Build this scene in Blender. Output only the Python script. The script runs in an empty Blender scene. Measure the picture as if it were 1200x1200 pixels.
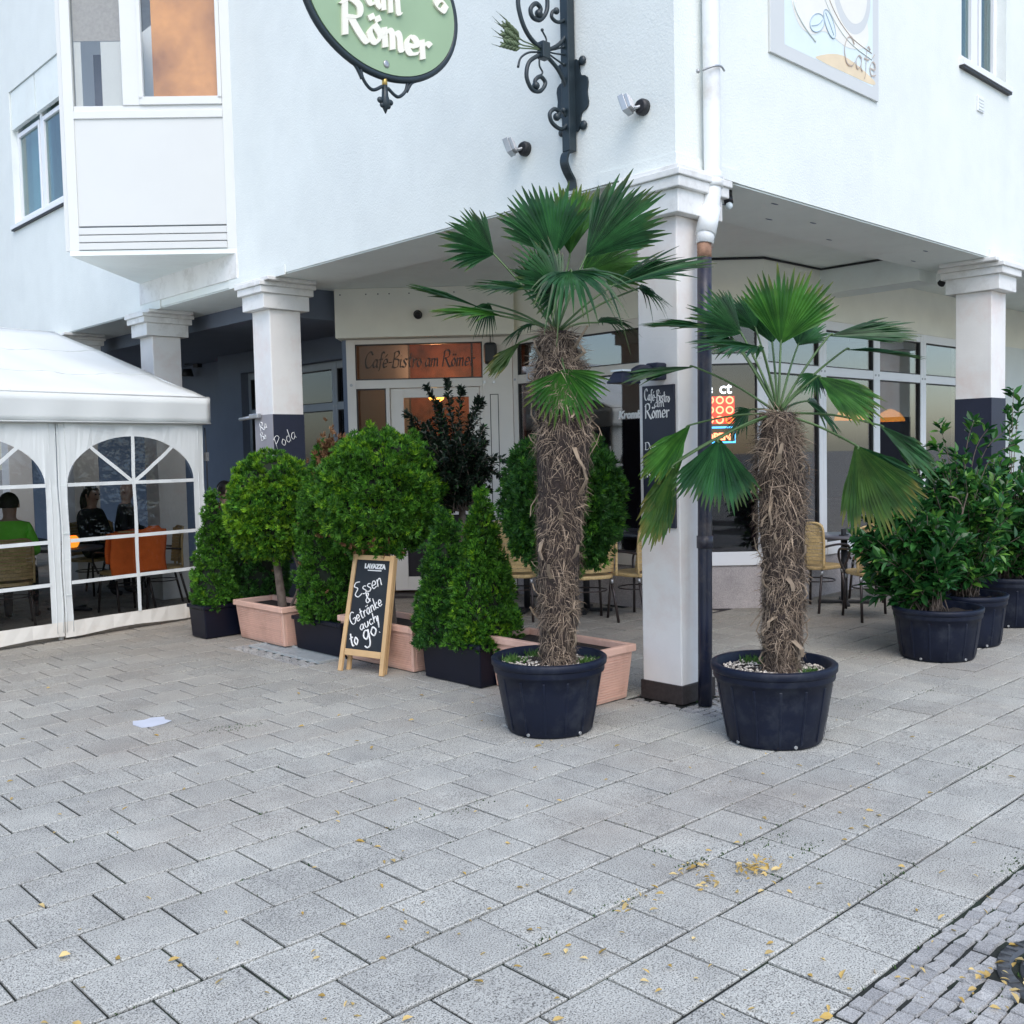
import bpy, bmesh, math, random
import numpy as np
from mathutils import Vector, Matrix, Euler
random.seed(7); RNG = np.random.default_rng(7)
SC = bpy.context.scene; COL = SC.collection; D = bpy.data
rad = math.radians
# ------------------------------------------------------------------ camera
EYE = 1.65; FPX = 1188.258
def _cam_axes():
    p, r, y = 0.0569029, -0.0220190, -0.7589995
    fw = np.array([0, math.cos(p), -math.sin(p)]); rt = np.array([1., 0, 0]); up = np.cross(rt, fw)
    r2 = math.cos(r)*rt + math.sin(r)*up; u2 = -math.sin(r)*rt + math.cos(r)*up
    c, n = math.cos(y), math.sin(y); R = np.array([[c, -n, 0], [n, c, 0], [0, 0, 1]])
    return R@fw, R@r2, R@u2
FW, RT, UP = _cam_axes(); EYEP = np.array([0, 0, EYE])
cam_data = D.cameras.new('camera'); cam = D.objects.new('camera', cam_data); COL.objects.link(cam)
cam_data.sensor_width = 36; cam_data.lens = 36*FPX/1200; cam_data.clip_end = 800; cam_data.clip_start = 0.05
M = Matrix.Identity(4)
for i in range(3):
    M[i][0] = RT[i]; M[i][1] = UP[i]; M[i][2] = -FW[i]; M[i][3] = EYEP[i]
cam.matrix_world = M; SC.camera = cam
# survey helpers: a sight line from the camera met with a real plane of the building or the ground
def sight(x, y): return FW + RT*(x-600)/FPX - UP*(y-600)/FPX
def on_plane(x, y, n, s):
    n = np.array(n, float); d = sight(x, y); t = (s-EYEP@n)/(d@n); return EYEP + t*d
def onZ(x, y, z=0.): return on_plane(x, y, (0, 0, 1), z)
def onX(x, y, X): return on_plane(x, y, (1, 0, 0), X)
def onY(x, y, Y): return on_plane(x, y, (0, 1, 0), Y)
def at(x, y, dist): return EYEP + sight(x, y)*dist
def to_px(P):
    v = np.atleast_2d(P)-EYEP; z = v@FW
    return np.stack([600+FPX*(v@RT)/z, 600-FPX*(v@UP)/z, z], 1)
# ------------------------------------------------------------------ world, sun, exposure
W = D.worlds.new('World'); SC.world = W; W.use_nodes = True
wn = W.node_tree.nodes; wl = W.node_tree.links
SUN_EL, SUN_AZ = rad(52), rad(212)      # azimuth measured from +Y towards +X
sky = wn.new('ShaderNodeTexSky'); sky.sky_type = 'NISHITA'; sky.sun_disc = False
sky.sun_elevation = SUN_EL; sky.sun_rotation = SUN_AZ; sky.dust_density = 1.4; sky.air_density = 1.0; sky.ozone_density = 1.0
bg = wn['Background']; bg.inputs['Strength'].default_value = 0.12
wl.new(sky.outputs[0], bg.inputs['Color'])
sun_d = D.lights.new('sun', 'SUN'); sun_d.energy = 0.8; sun_d.angle = rad(50); sun_d.color = (1.0, 0.96, 0.91)
sun = D.objects.new('sun', sun_d); COL.objects.link(sun)
sdir = Vector((math.sin(SUN_AZ)*math.cos(SUN_EL), math.cos(SUN_AZ)*math.cos(SUN_EL), math.sin(SUN_EL)))
sun.rotation_euler = sdir.to_track_quat('Z', 'Y').to_euler(); sun.location = sdir*60
SC.cycles.diffuse_bounces = 7; SC.cycles.max_bounces = 14; SC.cycles.transparent_max_bounces = 24
SC.view_settings.view_transform = 'Standard'; SC.view_settings.look = 'None'
SC.view_settings.exposure = 1.24; SC.view_settings.gamma = 1.0; SC.view_settings.use_curve_mapping = False
# ------------------------------------------------------------------ materials
def nd(nt, t, **kw):
    n = nt.nodes.new(t)
    for k, v in kw.items():
        if hasattr(n, k): setattr(n, k, v)
        else: n.inputs[k].default_value = v
    return n
def base_mat(name):
    m = D.materials.new(name); m.use_nodes = True; nt = m.node_tree
    return m, nt, nt.nodes['Principled BSDF']
def c4(c): return (c[0], c[1], c[2], 1)
def ramp(nt, fac, stops):
    r = nd(nt, 'ShaderNodeValToRGB'); e = r.color_ramp.elements
    while len(e) < len(stops): e.new(0.5)
    for el, (p, c) in zip(e, stops): el.position = p; el.color = c4(c)
    nt.links.new(fac, r.inputs['Fac']); return r.outputs['Color']
def mixc(nt, a, b, fac, mode='MIX'):
    n = nd(nt, 'ShaderNodeMix', data_type='RGBA', blend_type=mode)
    for i, v in ((6, a), (7, b)):
        if isinstance(v, tuple): n.inputs[i].default_value = c4(v)
        else: nt.links.new(v, n.inputs[i])
    if isinstance(fac, float): n.inputs[0].default_value = fac
    else: nt.links.new(fac, n.inputs[0])
    return n.outputs[2]
def coords(nt, kind='pos'):
    if kind == 'pos': return nd(nt, 'ShaderNodeNewGeometry').outputs['Position']
    return nd(nt, 'ShaderNodeTexCoord').outputs['Object']
def noise(nt, vec, scale, detail=4., rough=.55):
    n = nd(nt, 'ShaderNodeTexNoise'); n.inputs['Scale'].default_value = scale
    n.inputs['Detail'].default_value = detail; n.inputs['Roughness'].default_value = rough
    nt.links.new(vec, n.inputs['Vector']); return n.outputs['Fac']
def bump(nt, p, h, strength, dist=.01):
    b = nd(nt, 'ShaderNodeBump'); b.inputs['Strength'].default_value = strength; b.inputs['Distance'].default_value = dist
    nt.links.new(h, b.inputs['Height']); nt.links.new(b.outputs[0], p.inputs['Normal'])
def surf(name, col, rough=.6, var=.12, scale=6., bmp=0., bscale=None, metal=0., dirt=None, dscale=1.2, spec=.5, rand=0., coat=0., streak=0.):
    """solid material: base colour with soft noise variation, optional dirt blotches, fine bump, per-piece variation"""
    m, nt, p = base_mat(name); v = coords(nt)
    dark = tuple(x*(1-var) for x in col); lite = tuple(min(1, x*(1+var)) for x in col)
    c = ramp(nt, noise(nt, v, scale), [(.3, dark), (.7, lite)])
    if dirt:
        f = ramp(nt, noise(nt, v, dscale, 6., .7), [(.5, (0, 0, 0)), (.72, (1, 1, 1))])
        c = mixc(nt, c, dirt, f)
    if rand:
        g = nd(nt, 'ShaderNodeNewGeometry'); o = nd(nt, 'ShaderNodeObjectInfo')
        a = nd(nt, 'ShaderNodeMath', operation='ADD'); nt.links.new(g.outputs['Random Per Island'], a.inputs[0]); nt.links.new(o.outputs['Random'], a.inputs[1])
        fr = nd(nt, 'ShaderNodeMath', operation='FRACT'); nt.links.new(a.outputs[0], fr.inputs[0])
        k = ramp(nt, fr.outputs[0], [(0, (1-rand,)*3), (1, (1+rand,)*3)])
        c = mixc(nt, c, k, 1.0, 'MULTIPLY')
    if streak:                                       # rain streaks and grime running down the wall
        mp = nd(nt, 'ShaderNodeMapping'); mp.inputs['Scale'].default_value = (2.6, 2.6, .16); nt.links.new(v, mp.inputs['Vector'])
        c = mixc(nt, c, ramp(nt, noise(nt, mp.outputs[0], 1., 5., .6), [(.30, (1-streak, 1-streak*.9, 1-streak)), (.55, (1, 1, 1))]), 1., 'MULTIPLY')
    nt.links.new(c, p.inputs['Base Color'])
    p.inputs['Roughness'].default_value = rough; p.inputs['Metallic'].default_value = metal
    p.inputs['Specular IOR Level'].default_value = spec; p.inputs['Coat Weight'].default_value = coat
    if bmp: bump(nt, p, noise(nt, v, bscale or scale*8, 5.), bmp)
    return m
def leaf_mat(name, c0, c1, rough=.45, trans=.25, tip=None):
    m, nt, p = base_mat(name); g = nd(nt, 'ShaderNodeNewGeometry')
    c = ramp(nt, g.outputs['Random Per Island'], [(0, c0), (.6, tuple((a+b)/2 for a, b in zip(c0, c1))), (1, c1)])
    big = ramp(nt, noise(nt, g.outputs['Position'], 9., 2.), [(.35, (.72, .72, .72)), (.65, (1.25, 1.25, 1.2))])
    c = mixc(nt, c, big, 1.0, 'MULTIPLY')
    if tip:
        a = nd(nt, 'ShaderNodeAttribute', attribute_name='tip')
        c = mixc(nt, c, tip, ramp(nt, a.outputs['Fac'], [(.72, (0, 0, 0)), (1, (1, 1, 1))]))
    nt.links.new(c, p.inputs['Base Color']); p.inputs['Roughness'].default_value = rough; p.inputs['Specular IOR Level'].default_value = .32
    t = nd(nt, 'ShaderNodeBsdfTranslucent'); nt.links.new(c, t.inputs['Color'])
    mx = nd(nt, 'ShaderNodeMixShader'); mx.inputs[0].default_value = trans
    nt.links.new(p.outputs[0], mx.inputs[1]); nt.links.new(t.outputs[0], mx.inputs[2])
    nt.links.new(mx.outputs[0], nt.nodes['Material Output'].inputs['Surface'])
    return m
def glass_mat(name, tint=(.55, .6, .62), refl=.12, wob=.0, rough=.02):
    m, nt, p = base_mat(name); nt.nodes.remove(p)
    tr = nd(nt, 'ShaderNodeBsdfTransparent'); tr.inputs['Color'].default_value = c4(tint)
    gl = nd(nt, 'ShaderNodeBsdfGlossy'); gl.inputs['Roughness'].default_value = rough
    lw = nd(nt, 'ShaderNodeLayerWeight'); pw = nd(nt, 'ShaderNodeMath', operation='POWER'); pw.inputs[1].default_value = 4.; nt.links.new(lw.outputs['Facing'], pw.inputs[0])
    ad = nd(nt, 'ShaderNodeMath', operation='MULTIPLY_ADD', use_clamp=True); ad.inputs[1].default_value = .75; ad.inputs[2].default_value = refl+.03; nt.links.new(pw.outputs[0], ad.inputs[0])
    if wob:
        b = nd(nt, 'ShaderNodeBump'); b.inputs['Strength'].default_value = wob; b.inputs['Distance'].default_value = .05
        nt.links.new(noise(nt, coords(nt), 5., 3.), b.inputs['Height']); nt.links.new(b.outputs[0], gl.inputs['Normal'])
    mx = nd(nt, 'ShaderNodeMixShader'); nt.links.new(ad.outputs[0], mx.inputs[0])
    nt.links.new(tr.outputs[0], mx.inputs[1]); nt.links.new(gl.outputs[0], mx.inputs[2])
    nt.links.new(mx.outputs[0], nt.nodes['Material Output'].inputs['Surface']); return m
def emit_mat(name, col, s):
    m, nt, p = base_mat(name); p.inputs['Base Color'].default_value = c4(col)
    p.inputs['Emission Color'].default_value = c4(col); p.inputs['Emission Strength'].default_value = s; return m
def nd_map(nt, val, a, b):
    n = nd(nt, 'ShaderNodeMapRange', clamp=True); n.inputs['From Min'].default_value = a; n.inputs['From Max'].default_value = b; nt.links.new(val, n.inputs['Value']); return n.outputs['Result']
def stone_mat(name, base, speck=.5, rand=.12, stain=(.27, .215, .17), rough=.85, far_brown=False):
    m, nt, p = base_mat(name); v = coords(nt)
    f1 = noise(nt, v, 170., 2., .7); f2 = noise(nt, v, 420., 1., .5)
    c = ramp(nt, f1, [(.36, tuple(x*(1-speck) for x in base)), (.47, base), (.66, tuple(min(1, x*1.32) for x in base))])
    c = mixc(nt, c, ramp(nt, f2, [(.33, (.45, .45, .47)), (.46, (1, 1, 1)), (.72, (1.12, 1.12, 1.12))]), 1., 'MULTIPLY')
    big = noise(nt, v, .55, 5., .6)
    c = mixc(nt, c, mixc(nt, c, stain, .4), ramp(nt, big, [(.48, (0, 0, 0)), (.68, (.85, .85, .85))]))
    if far_brown:                                         # slabs turn browner and darker towards the planter row
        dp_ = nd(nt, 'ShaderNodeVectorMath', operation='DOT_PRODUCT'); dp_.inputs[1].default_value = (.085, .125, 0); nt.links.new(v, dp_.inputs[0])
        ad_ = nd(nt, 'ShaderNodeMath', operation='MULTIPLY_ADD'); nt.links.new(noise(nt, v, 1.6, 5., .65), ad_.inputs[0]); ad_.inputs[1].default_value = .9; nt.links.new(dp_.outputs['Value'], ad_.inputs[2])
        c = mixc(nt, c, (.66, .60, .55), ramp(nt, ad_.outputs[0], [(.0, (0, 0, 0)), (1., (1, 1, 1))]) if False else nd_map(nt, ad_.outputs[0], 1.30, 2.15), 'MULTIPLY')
    c = mixc(nt, c, ramp(nt, noise(nt, v, 3.2, 6., .75), [(.32, (.78, .78, .79)), (.6, (1.05, 1.05, 1.05))]), 1., 'MULTIPLY')
    g = nd(nt, 'ShaderNodeNewGeometry'); o = nd(nt, 'ShaderNodeObjectInfo')
    a = nd(nt, 'ShaderNodeMath', operation='ADD'); nt.links.new(g.outputs['Random Per Island'], a.inputs[0]); nt.links.new(o.outputs['Random'], a.inputs[1])
    fr = nd(nt, 'ShaderNodeMath', operation='FRACT'); nt.links.new(a.outputs[0], fr.inputs[0])
    c = mixc(nt, c, ramp(nt, fr.outputs[0], [(0, (1-rand, 1-rand, 1-rand*.9)), (1, (1+rand,)*3)]), 1., 'MULTIPLY')
    nt.links.new(c, p.inputs['Base Color']); p.inputs['Roughness'].default_value = rough
    bump(nt, p, f1, .35, .004); return m
MT = {}
MT['wall'] = surf('white_render', (.75, .785, .755), .85, .025, 3., .35, 70., dirt=(.70, .735, .71), dscale=.7, streak=.022)
MT['soffit'] = surf('white_soffit_paint', (.78, .83, .80), .85, .04, 3., .1, 50., dirt=(.70, .73, .70), dscale=1.5)
MT['backwall'] = surf('cream_arcade_wall', (.82, .81, .71), .85, .04, 3., .1, 50.)
MT['greywall'] = surf('shade_grey_arcade_wall', (.15, .18, .235), .85, .05, 3., .1, 50.)  # shade of the tent end of the arcade, put into the colour
MT['pillar'] = surf('white_pillar_paint', (.76, .745, .72), .75, .03, 4., .12, 50., dirt=(.70, .62, .58), dscale=1.6, streak=.04)
MT['capital'] = surf('white_capital_paint', (.74, .74, .72), .75, .04, 5., .1, 50., dirt=(.56, .55, .52), dscale=4.)
MT['navy_paint'] = surf('navy_pillar_paint', (.011, .014, .034), .5, .1, 5., .1, 40.)
MT['grey_paint'] = surf('grey_pillar_paint', (.30, .29, .31), .6, .08, 5.)
MT['plinth'] = surf('dark_granite_plinth', (.035, .028, .028), .55, .3, 40., .2, 120., rand=.1)
MT['roughcast'] = stone_mat('washed_concrete_plinth', (.46, .42, .41), .45, .02, rough=.9)
MT['frame'] = surf('cream_window_frame', (.70, .66, .60), .45, .03, 3.)
MT['frame_white'] = surf('white_window_frame', (.80, .81, .82), .4, .02, 3.)
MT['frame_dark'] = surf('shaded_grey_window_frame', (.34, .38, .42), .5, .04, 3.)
MT['panel_white'] = surf('white_bay_panel', (.62, .63, .61), .4, .015, 2.)
MT['gasket'] = surf('black_gasket', (.02, .02, .022), .5, .1, 5.)
MT['glass'] = glass_mat('shop_glass', (.62, .66, .68), .20)
MT['glass_dark'] = glass_mat('tinted_glass', (.60, .62, .64), .03)
MT['glass_warm'] = glass_mat('entrance_glass', (.78, .66, .58), -.02)
MT['glass_up'] = glass_mat('upper_glass', (.62, .74, .74), .06)
MT['foil'] = glass_mat('clear_tent_foil', (.54, .56, .57), .015, .6, .06)
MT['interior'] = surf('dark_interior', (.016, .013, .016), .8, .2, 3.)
MT['wood_warm'] = surf('warm_wood_panelling', (.24, .085, .042), .5, .55, 5.)
MT['bench'] = surf('maroon_leather', (.06, .022, .04), .4, .2, 4.)
MT['iron'] = surf('painted_dark_iron', (.016, .028, .036), .42, .15, 10., .1, 60.)
MT['gold'] = surf('brass', (.55, .38, .12), .35, .1, 6., metal=.8)
MT['sign_green'] = surf('sage_green_sign_paint', (.30, .42, .26), .5, .05, 3.)
MT['letter_cream'] = surf('cream_raised_letters', (.82, .79, .68), .5, .03, 5.)
MT['plastic_white'] = surf('white_plastic_pipe', (.78, .80, .80), .35, .03, 4., dirt=(.62, .6, .56), dscale=3.)
MT['pipe_navy'] = surf('navy_iron_pipe', (.010, .014, .034), .35, .2, 6., dirt=(.07, .06, .06), dscale=4.)
MT['rust'] = surf('rusty_break', (.30, .17, .11), .8, .4, 20., .3, 60.)
MT['pot'] = surf('black_plastic_pot', (.0035, .0068, .020), .5, .18, 5., .06, 30., dirt=(.022, .027, .040), dscale=7., spec=.30)
MT['planter_black'] = surf('black_plastic_trough', (.0035, .005, .014), .4, .15, 5., spec=.32)
MT['terracotta'] = surf('terracotta_plastic', (.70, .44, .34), .7, .06, 5., .1, 60., dirt=(.54, .31, .23), dscale=3., rand=.04)
MT['soil'] = surf('dark_soil', (.018, .013, .010), .95, .5, 40., .5, 120.)
MT['pebble'] = surf('pale_gravel', (.48, .44, .38), .8, .2, 30., rand=.55)
MT['fibre'] = leaf_mat('palm_fibre', (.036, .023, .017), (.43, .33, .25), .9, .08)
MT['fibre_trunk'] = surf('palm_trunk_mat', (.028, .019, .016), .95, .5, 25., .8, 60.)
MT['stub'] = leaf_mat('dry_leaf_base', (.17, .125, .09), (.38, .30, .22), .8, .1)
MT['frond'] = leaf_mat('palm_frond', (.006, .036, .013), (.026, .105, .030), .34, .20, tip=(.06, .09, .02))
MT['frond_light'] = leaf_mat('bright_palm_frond', (.018, .082, .014), (.060, .185, .026), .38, .30, tip=(.13, .15, .03))
MT['frond_old'] = leaf_mat('ageing_palm_frond', (.018, .066, .012), (.050, .105, .018), .5, .25, tip=(.20, .16, .04))
MT['petiole'] = surf('palm_leaf_stalk', (.055, .11, .03), .5, .2, 12.)
MT['thuja'] = leaf_mat('thuja_green', (.014, .075, .010), (.115, .30, .026), .55, .2)
MT['thuja_light'] = leaf_mat('thuja_light_green', (.065, .19, .010), (.25, .45, .026), .55, .25)
MT['thuja_dark'] = leaf_mat('thuja_dark_green', (.010, .058, .013), (.062, .185, .028), .55, .2)
MT['thuja_brown'] = leaf_mat('thuja_dry_sprays', (.10, .045, .02), (.30, .16, .08), .7, .1)
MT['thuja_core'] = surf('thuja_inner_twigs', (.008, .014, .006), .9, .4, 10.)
MT['laurel'] = leaf_mat('laurel_leaf', (.009, .060, .018), (.050, .165, .036), .22, .15)
MT['laurel_young'] = leaf_mat('young_laurel_leaf', (.07, .20, .03), (.15, .33, .05), .32, .25)
MT['holly'] = leaf_mat('dark_small_leaf', (.006, .012, .009), (.016, .034, .018), .45, .08)
MT['bark'] = surf('grey_brown_bark', (.13, .10, .08), .9, .35, 20., .5, 60.)
MT['pine'] = surf('varnished_pine', (.60, .39, .19), .45, .14, 4.)
MT['chalkboard'] = surf('chalkboard', (.009, .013, .018), .65, .2, 3., dirt=(.016, .021, .025), dscale=4.)
MT['chalk'] = surf('white_chalk', (.80, .80, .78), .9, .08, 30.)
MT['wicker'] = surf('tan_wicker', (.52, .37, .17), .55, .2, 60., rand=.14)
MT['chair_metal'] = surf('brown_chair_tube', (.045, .034, .032), .35, .15, 6., metal=.3)
MT['steel'] = surf('brushed_steel', (.42, .43, .44), .35, .08, 10., metal=.7)
MT['tabletop'] = surf('grey_tabletop', (.12, .12, .14), .3, .1, 6.)
MT['tent'] = surf('white_tent_fabric', (.70, .725, .715), .55, .02, 2., .06, 6.)
MT['tent_grime'] = surf('grimy_white_skirt', (.76, .73, .67), .6, .04, 2., dirt=(.66, .58, .48), dscale=2.)
MT['paving'] = stone_mat('exposed_aggregate_paver', (.43, .428, .385), .82, .09, far_brown=True)
MT['sett'] = stone_mat('granite_sett', (.37, .365, .345), .25, .13)
MT['joint'] = surf('mossy_joint_sand', (.014, .017, .014), .95, .5, 30., .4, 90., dirt=(.014, .040, .012), dscale=1.6)
MT['leaf_yellow'] = leaf_mat('fallen_leaf_yellow', (.46, .30, .07), (.66, .52, .26), .7, .2)
MT['weed'] = leaf_mat('weed_green', (.03, .09, .02), (.10, .20, .04), .6, .2)
MT['moss'] = leaf_mat('moss_tuft', (.02, .06, .015), (.05, .10, .02), .8, .1)
MT['cast_iron'] = surf('cast_iron', (.10, .105, .11), .5, .25, 12., .2, 60., metal=.4)
MT['galv'] = surf('galvanised_grate', (.42, .45, .45), .45, .12, 10., metal=.1)
MT['black'] = surf('matt_black_plastic', (.018, .019, .022), .5, .15, 6.)
MT['board_navy'] = surf('navy_menu_board', (.016, .019, .034), .45, .1, 4.)
MT['print_white'] = surf('white_print', (.78, .78, .76), .6, .03, 5.)
MT['neon_red'] = emit_mat('neon_red_tube', (1., .22, .10), 3.)
MT['neon_white'] = emit_mat('neon_white_tube', (.9, .95, 1.), 2.2)
MT['neon_blue'] = emit_mat('neon_blue_tube', (.05, .38, .85), 2.2)
MT['neon_panel'] = emit_mat('lit_red_panel', (.75, .03, .015), 1.4)
MT['lamp_orange'] = emit_mat('orange_lamp_shade', (1., .33, .03), .9)
MT['lamp_warm'] = emit_mat('warm_bulb', (1., .55, .12), 3.)
MT['led'] = surf('lamp_front_glass', (.70, .78, .80), .15, .05, 6.)
MT['orange_cloth'] = surf('orange_fleece', (.90, .17, .03), .9, .1, 12., .3, 60.)
MT['skin'] = surf('skin', (.50, .32, .25), .55, .06, 8.)
MT['hair'] = surf('dark_hair', (.02, .016, .014), .6, .2, 20.)
MT['coat_dark'] = surf('dark_coat', (.016, .018, .028), .8, .2, 8.)
MT['coat_green'] = surf('lime_green_jacket', (.24, .85, .07), .7, .1, 8.)
MT['coat_red'] = surf('dark_red_top', (.16, .02, .03), .8, .1, 8.)
MT['trousers'] = surf('dark_trousers', (.02, .022, .03), .85, .2, 8.)
MT['poster_cream'] = surf('poster_pale_cream', (.80, .78, .71), .5, .03, 4.)
MT['poster_teal'] = surf('poster_pale_teal', (.70, .79, .80), .5, .03, 4.)
MT['poster_tan'] = surf('poster_tan', (.76, .62, .42), .5, .1, 4.)
MT['poster_line'] = surf('poster_brown_print', (.46, .37, .30), .5, .1, 4.)
MT['poster_blue'] = surf('poster_grey_blue_print', (.40, .50, .58), .5, .05, 5.)
MT['paper'] = surf('white_paper', (.52, .55, .62), .7, .05, 8.)
MT['brick_orange'] = surf('orange_reflection', (.78, .34, .10), .6, .5, 1.6)
MT['glass_bay'] = glass_mat('bay_glass', (.92, .90, .88), .03)
MT['bay_frame'] = surf('white_bay_frame', (.67, .68, .66), .45, .02, 3.)
# ------------------------------------------------------------------ mesh helpers
ORG = {}
def link(o): COL.objects.link(o); return o
def root_org(o):
    while o.parent: o = o.parent
    return ORG.get(o.name, Vector((0, 0, 0)))
def tag(o, label=None, cat=None, group=None, kind=None):
    if label: o['label'] = label
    if cat: o['category'] = cat
    if group: o['group'] = group
    if kind: o['kind'] = kind
    return o
def thing(name, label, cat, loc=(0, 0, 0), rotz=0., group=None, kind=None):
    o = D.objects.new(name, None); link(o); o.location = loc; o.rotation_euler = (0, 0, rotz); o.empty_display_size = .1
    ORG[o.name] = Vector(loc); return tag(o, label, cat, group, kind)
def V(*a): return Vector(a[0] if len(a) == 1 else a)
class MB:
    """collects shapes and links them as one mesh object"""
    def __init__(s): s.v = []; s.f = []; s.m = []; s.sm = []
    def add(s, vs, fs, mi=0, smooth=False):
        b = len(s.v); s.v += [tuple(x) for x in vs]
        for f in fs: s.f.append(tuple(b+i for i in f)); s.m.append(mi); s.sm.append(smooth)
        return s
    def pb(s, p, a, b, c, mi=0):
        p, a, b, c = V(p), V(a), V(b), V(c)
        if a.cross(b).dot(c) < 0: a, b = b, a
        vs = [p, p+a, p+a+b, p+b, p+c, p+a+c, p+a+b+c, p+b+c]
        return s.add(vs, [(0, 3, 2, 1), (4, 5, 6, 7), (0, 1, 5, 4), (1, 2, 6, 5), (2, 3, 7, 6), (3, 0, 4, 7)], mi)
    def box(s, x0, x1, y0, y1, z0, z1, mi=0): return s.pb((x0, y0, z0), (x1-x0, 0, 0), (0, y1-y0, 0), (0, 0, z1-z0), mi)
    def frustum(s, x0, x1, y0, y1, z0, z1, tx, ty, mi=0):
        vs = [(x0, y0, z0), (x1, y0, z0), (x1, y1, z0), (x0, y1, z0), (x0-tx, y0-ty, z1), (x1+tx, y0-ty, z1), (x1+tx, y1+ty, z1), (x0-tx, y1+ty, z1)]
        return s.add(vs, [(0, 3, 2, 1), (4, 5, 6, 7), (0, 1, 5, 4), (1, 2, 6, 5), (2, 3, 7, 6), (3, 0, 4, 7)], mi)
    def tube(s, pts, r, n=8, mi=0, caps=True, closed=False):
        pts = [V(p) for p in pts]; L = len(pts); rs = r if hasattr(r, '__len__') else [r]*L
        ref = Vector((0, 0, 1)); rings = []; prev = None
        for i, p in enumerate(pts):
            if closed: t = pts[(i+1) % L]-pts[i-1]
            else: t = pts[min(i+1, L-1)]-pts[max(i-1, 0)]
            if t.length < 1e-9: t = Vector((0, 0, 1))
            t.normalize()
            if prev is None:
                a = t.cross(ref)
                if a.length < .05: a = t.cross(Vector((1, 0, 0)))
            else: a = prev - t*prev.dot(t)
            a.normalize(); b = t.cross(a); prev = a
            rings.append([p+(a*math.cos(2*math.pi*k/n)+b*math.sin(2*math.pi*k/n))*rs[i] for k in range(n)])
        vs = [q for R in rings for q in R]; fs = []
        for i in range(L if closed else L-1):
            j = (i+1) % L
            for k in range(n): fs.append((i*n+k, i*n+(k+1) % n, j*n+(k+1) % n, j*n+k))
        s.add(vs, fs, mi, True)
        if caps and not closed:
            b = len(s.v)-len(vs)
            s.f += [tuple(b+k for k in reversed(range(n))), tuple(b+(L-1)*n+k for k in range(n))]; s.m += [mi]*2; s.sm += [False]*2
        return s
    def lathe(s, prof, c=(0, 0, 0), n=32, mi=0, smooth=True):
        c = V(c); vs = []; fs = []
        for r, z in prof:
            for k in range(n):
                a = 2*math.pi*k/n; vs.append((c.x+r*math.cos(a), c.y+r*math.sin(a), c.z+z))
        for i in range(len(prof)-1):
            for k in range(n): fs.append((i*n+k, i*n+(k+1) % n, (i+1)*n+(k+1) % n, (i+1)*n+k))
        return s.add(vs, fs, mi, smooth)
    def prism(s, poly, d, mi=0, smooth=False):
        """poly: 3-D outline, d: extrusion vector"""
        d = V(d); P = [V(p) for p in poly]; n = len(P)
        nrm = Vector((0, 0, 0))
        for i in range(n): nrm += P[i].cross(P[(i+1) % n])
        if nrm.dot(d) < 0: P = P[::-1]
        vs = P+[p+d for p in P]
        fs = [tuple(reversed(range(n))), tuple(range(n, 2*n))]+[(i, (i+1) % n, n+(i+1) % n, n+i) for i in range(n)]
        return s.add(vs, fs, mi, smooth)
    def ball(s, c, r, nu=10, nv=6, mi=0):
        c = V(c); r = r if hasattr(r, '__len__') else (r, r, r); vs = []; fs = []
        for j in range(nv+1):
            ph = math.pi*(j/nv)-math.pi/2
            ph = max(min(ph, math.pi/2-.02), -math.pi/2+.02)
            for i in range(nu):
                th = 2*math.pi*i/nu; vs.append((c.x+r[0]*math.cos(ph)*math.cos(th), c.y+r[1]*math.cos(ph)*math.sin(th), c.z+r[2]*math.sin(ph)))
        for j in range(nv):
            for i in range(nu): fs.append((j*nu+i, j*nu+(i+1) % nu, (j+1)*nu+(i+1) % nu, (j+1)*nu+i))
        fs += [tuple(reversed(range(nu))), tuple(nv*nu+i for i in range(nu))]
        return s.add(vs, fs, mi, True)
    def build(s, name, mats, parent=None, local=False, bevel=0., kind=None, label=None):
        if not isinstance(mats, (list, tuple)): mats = [mats]
        og = Vector((0, 0, 0)) if (parent is None or local) else root_org(parent)
        me = D.meshes.new(name); me.from_pydata([(x[0]-og.x, x[1]-og.y, x[2]-og.z) for x in s.v], [], s.f)
        for m in mats: me.materials.append(m)
        if len(mats) > 1: me.polygons.foreach_set('material_index', s.m)
        me.polygons.foreach_set('use_smooth', s.sm); me.update()
        o = D.objects.new(name, me); link(o); o.parent = parent
        if bevel:
            b = o.modifiers.new('bevel', 'BEVEL'); b.width = bevel; b.segments = 2; b.limit_method = 'ANGLE'; b.angle_limit = rad(40)
        return tag(o, label, None, None, kind)
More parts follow.
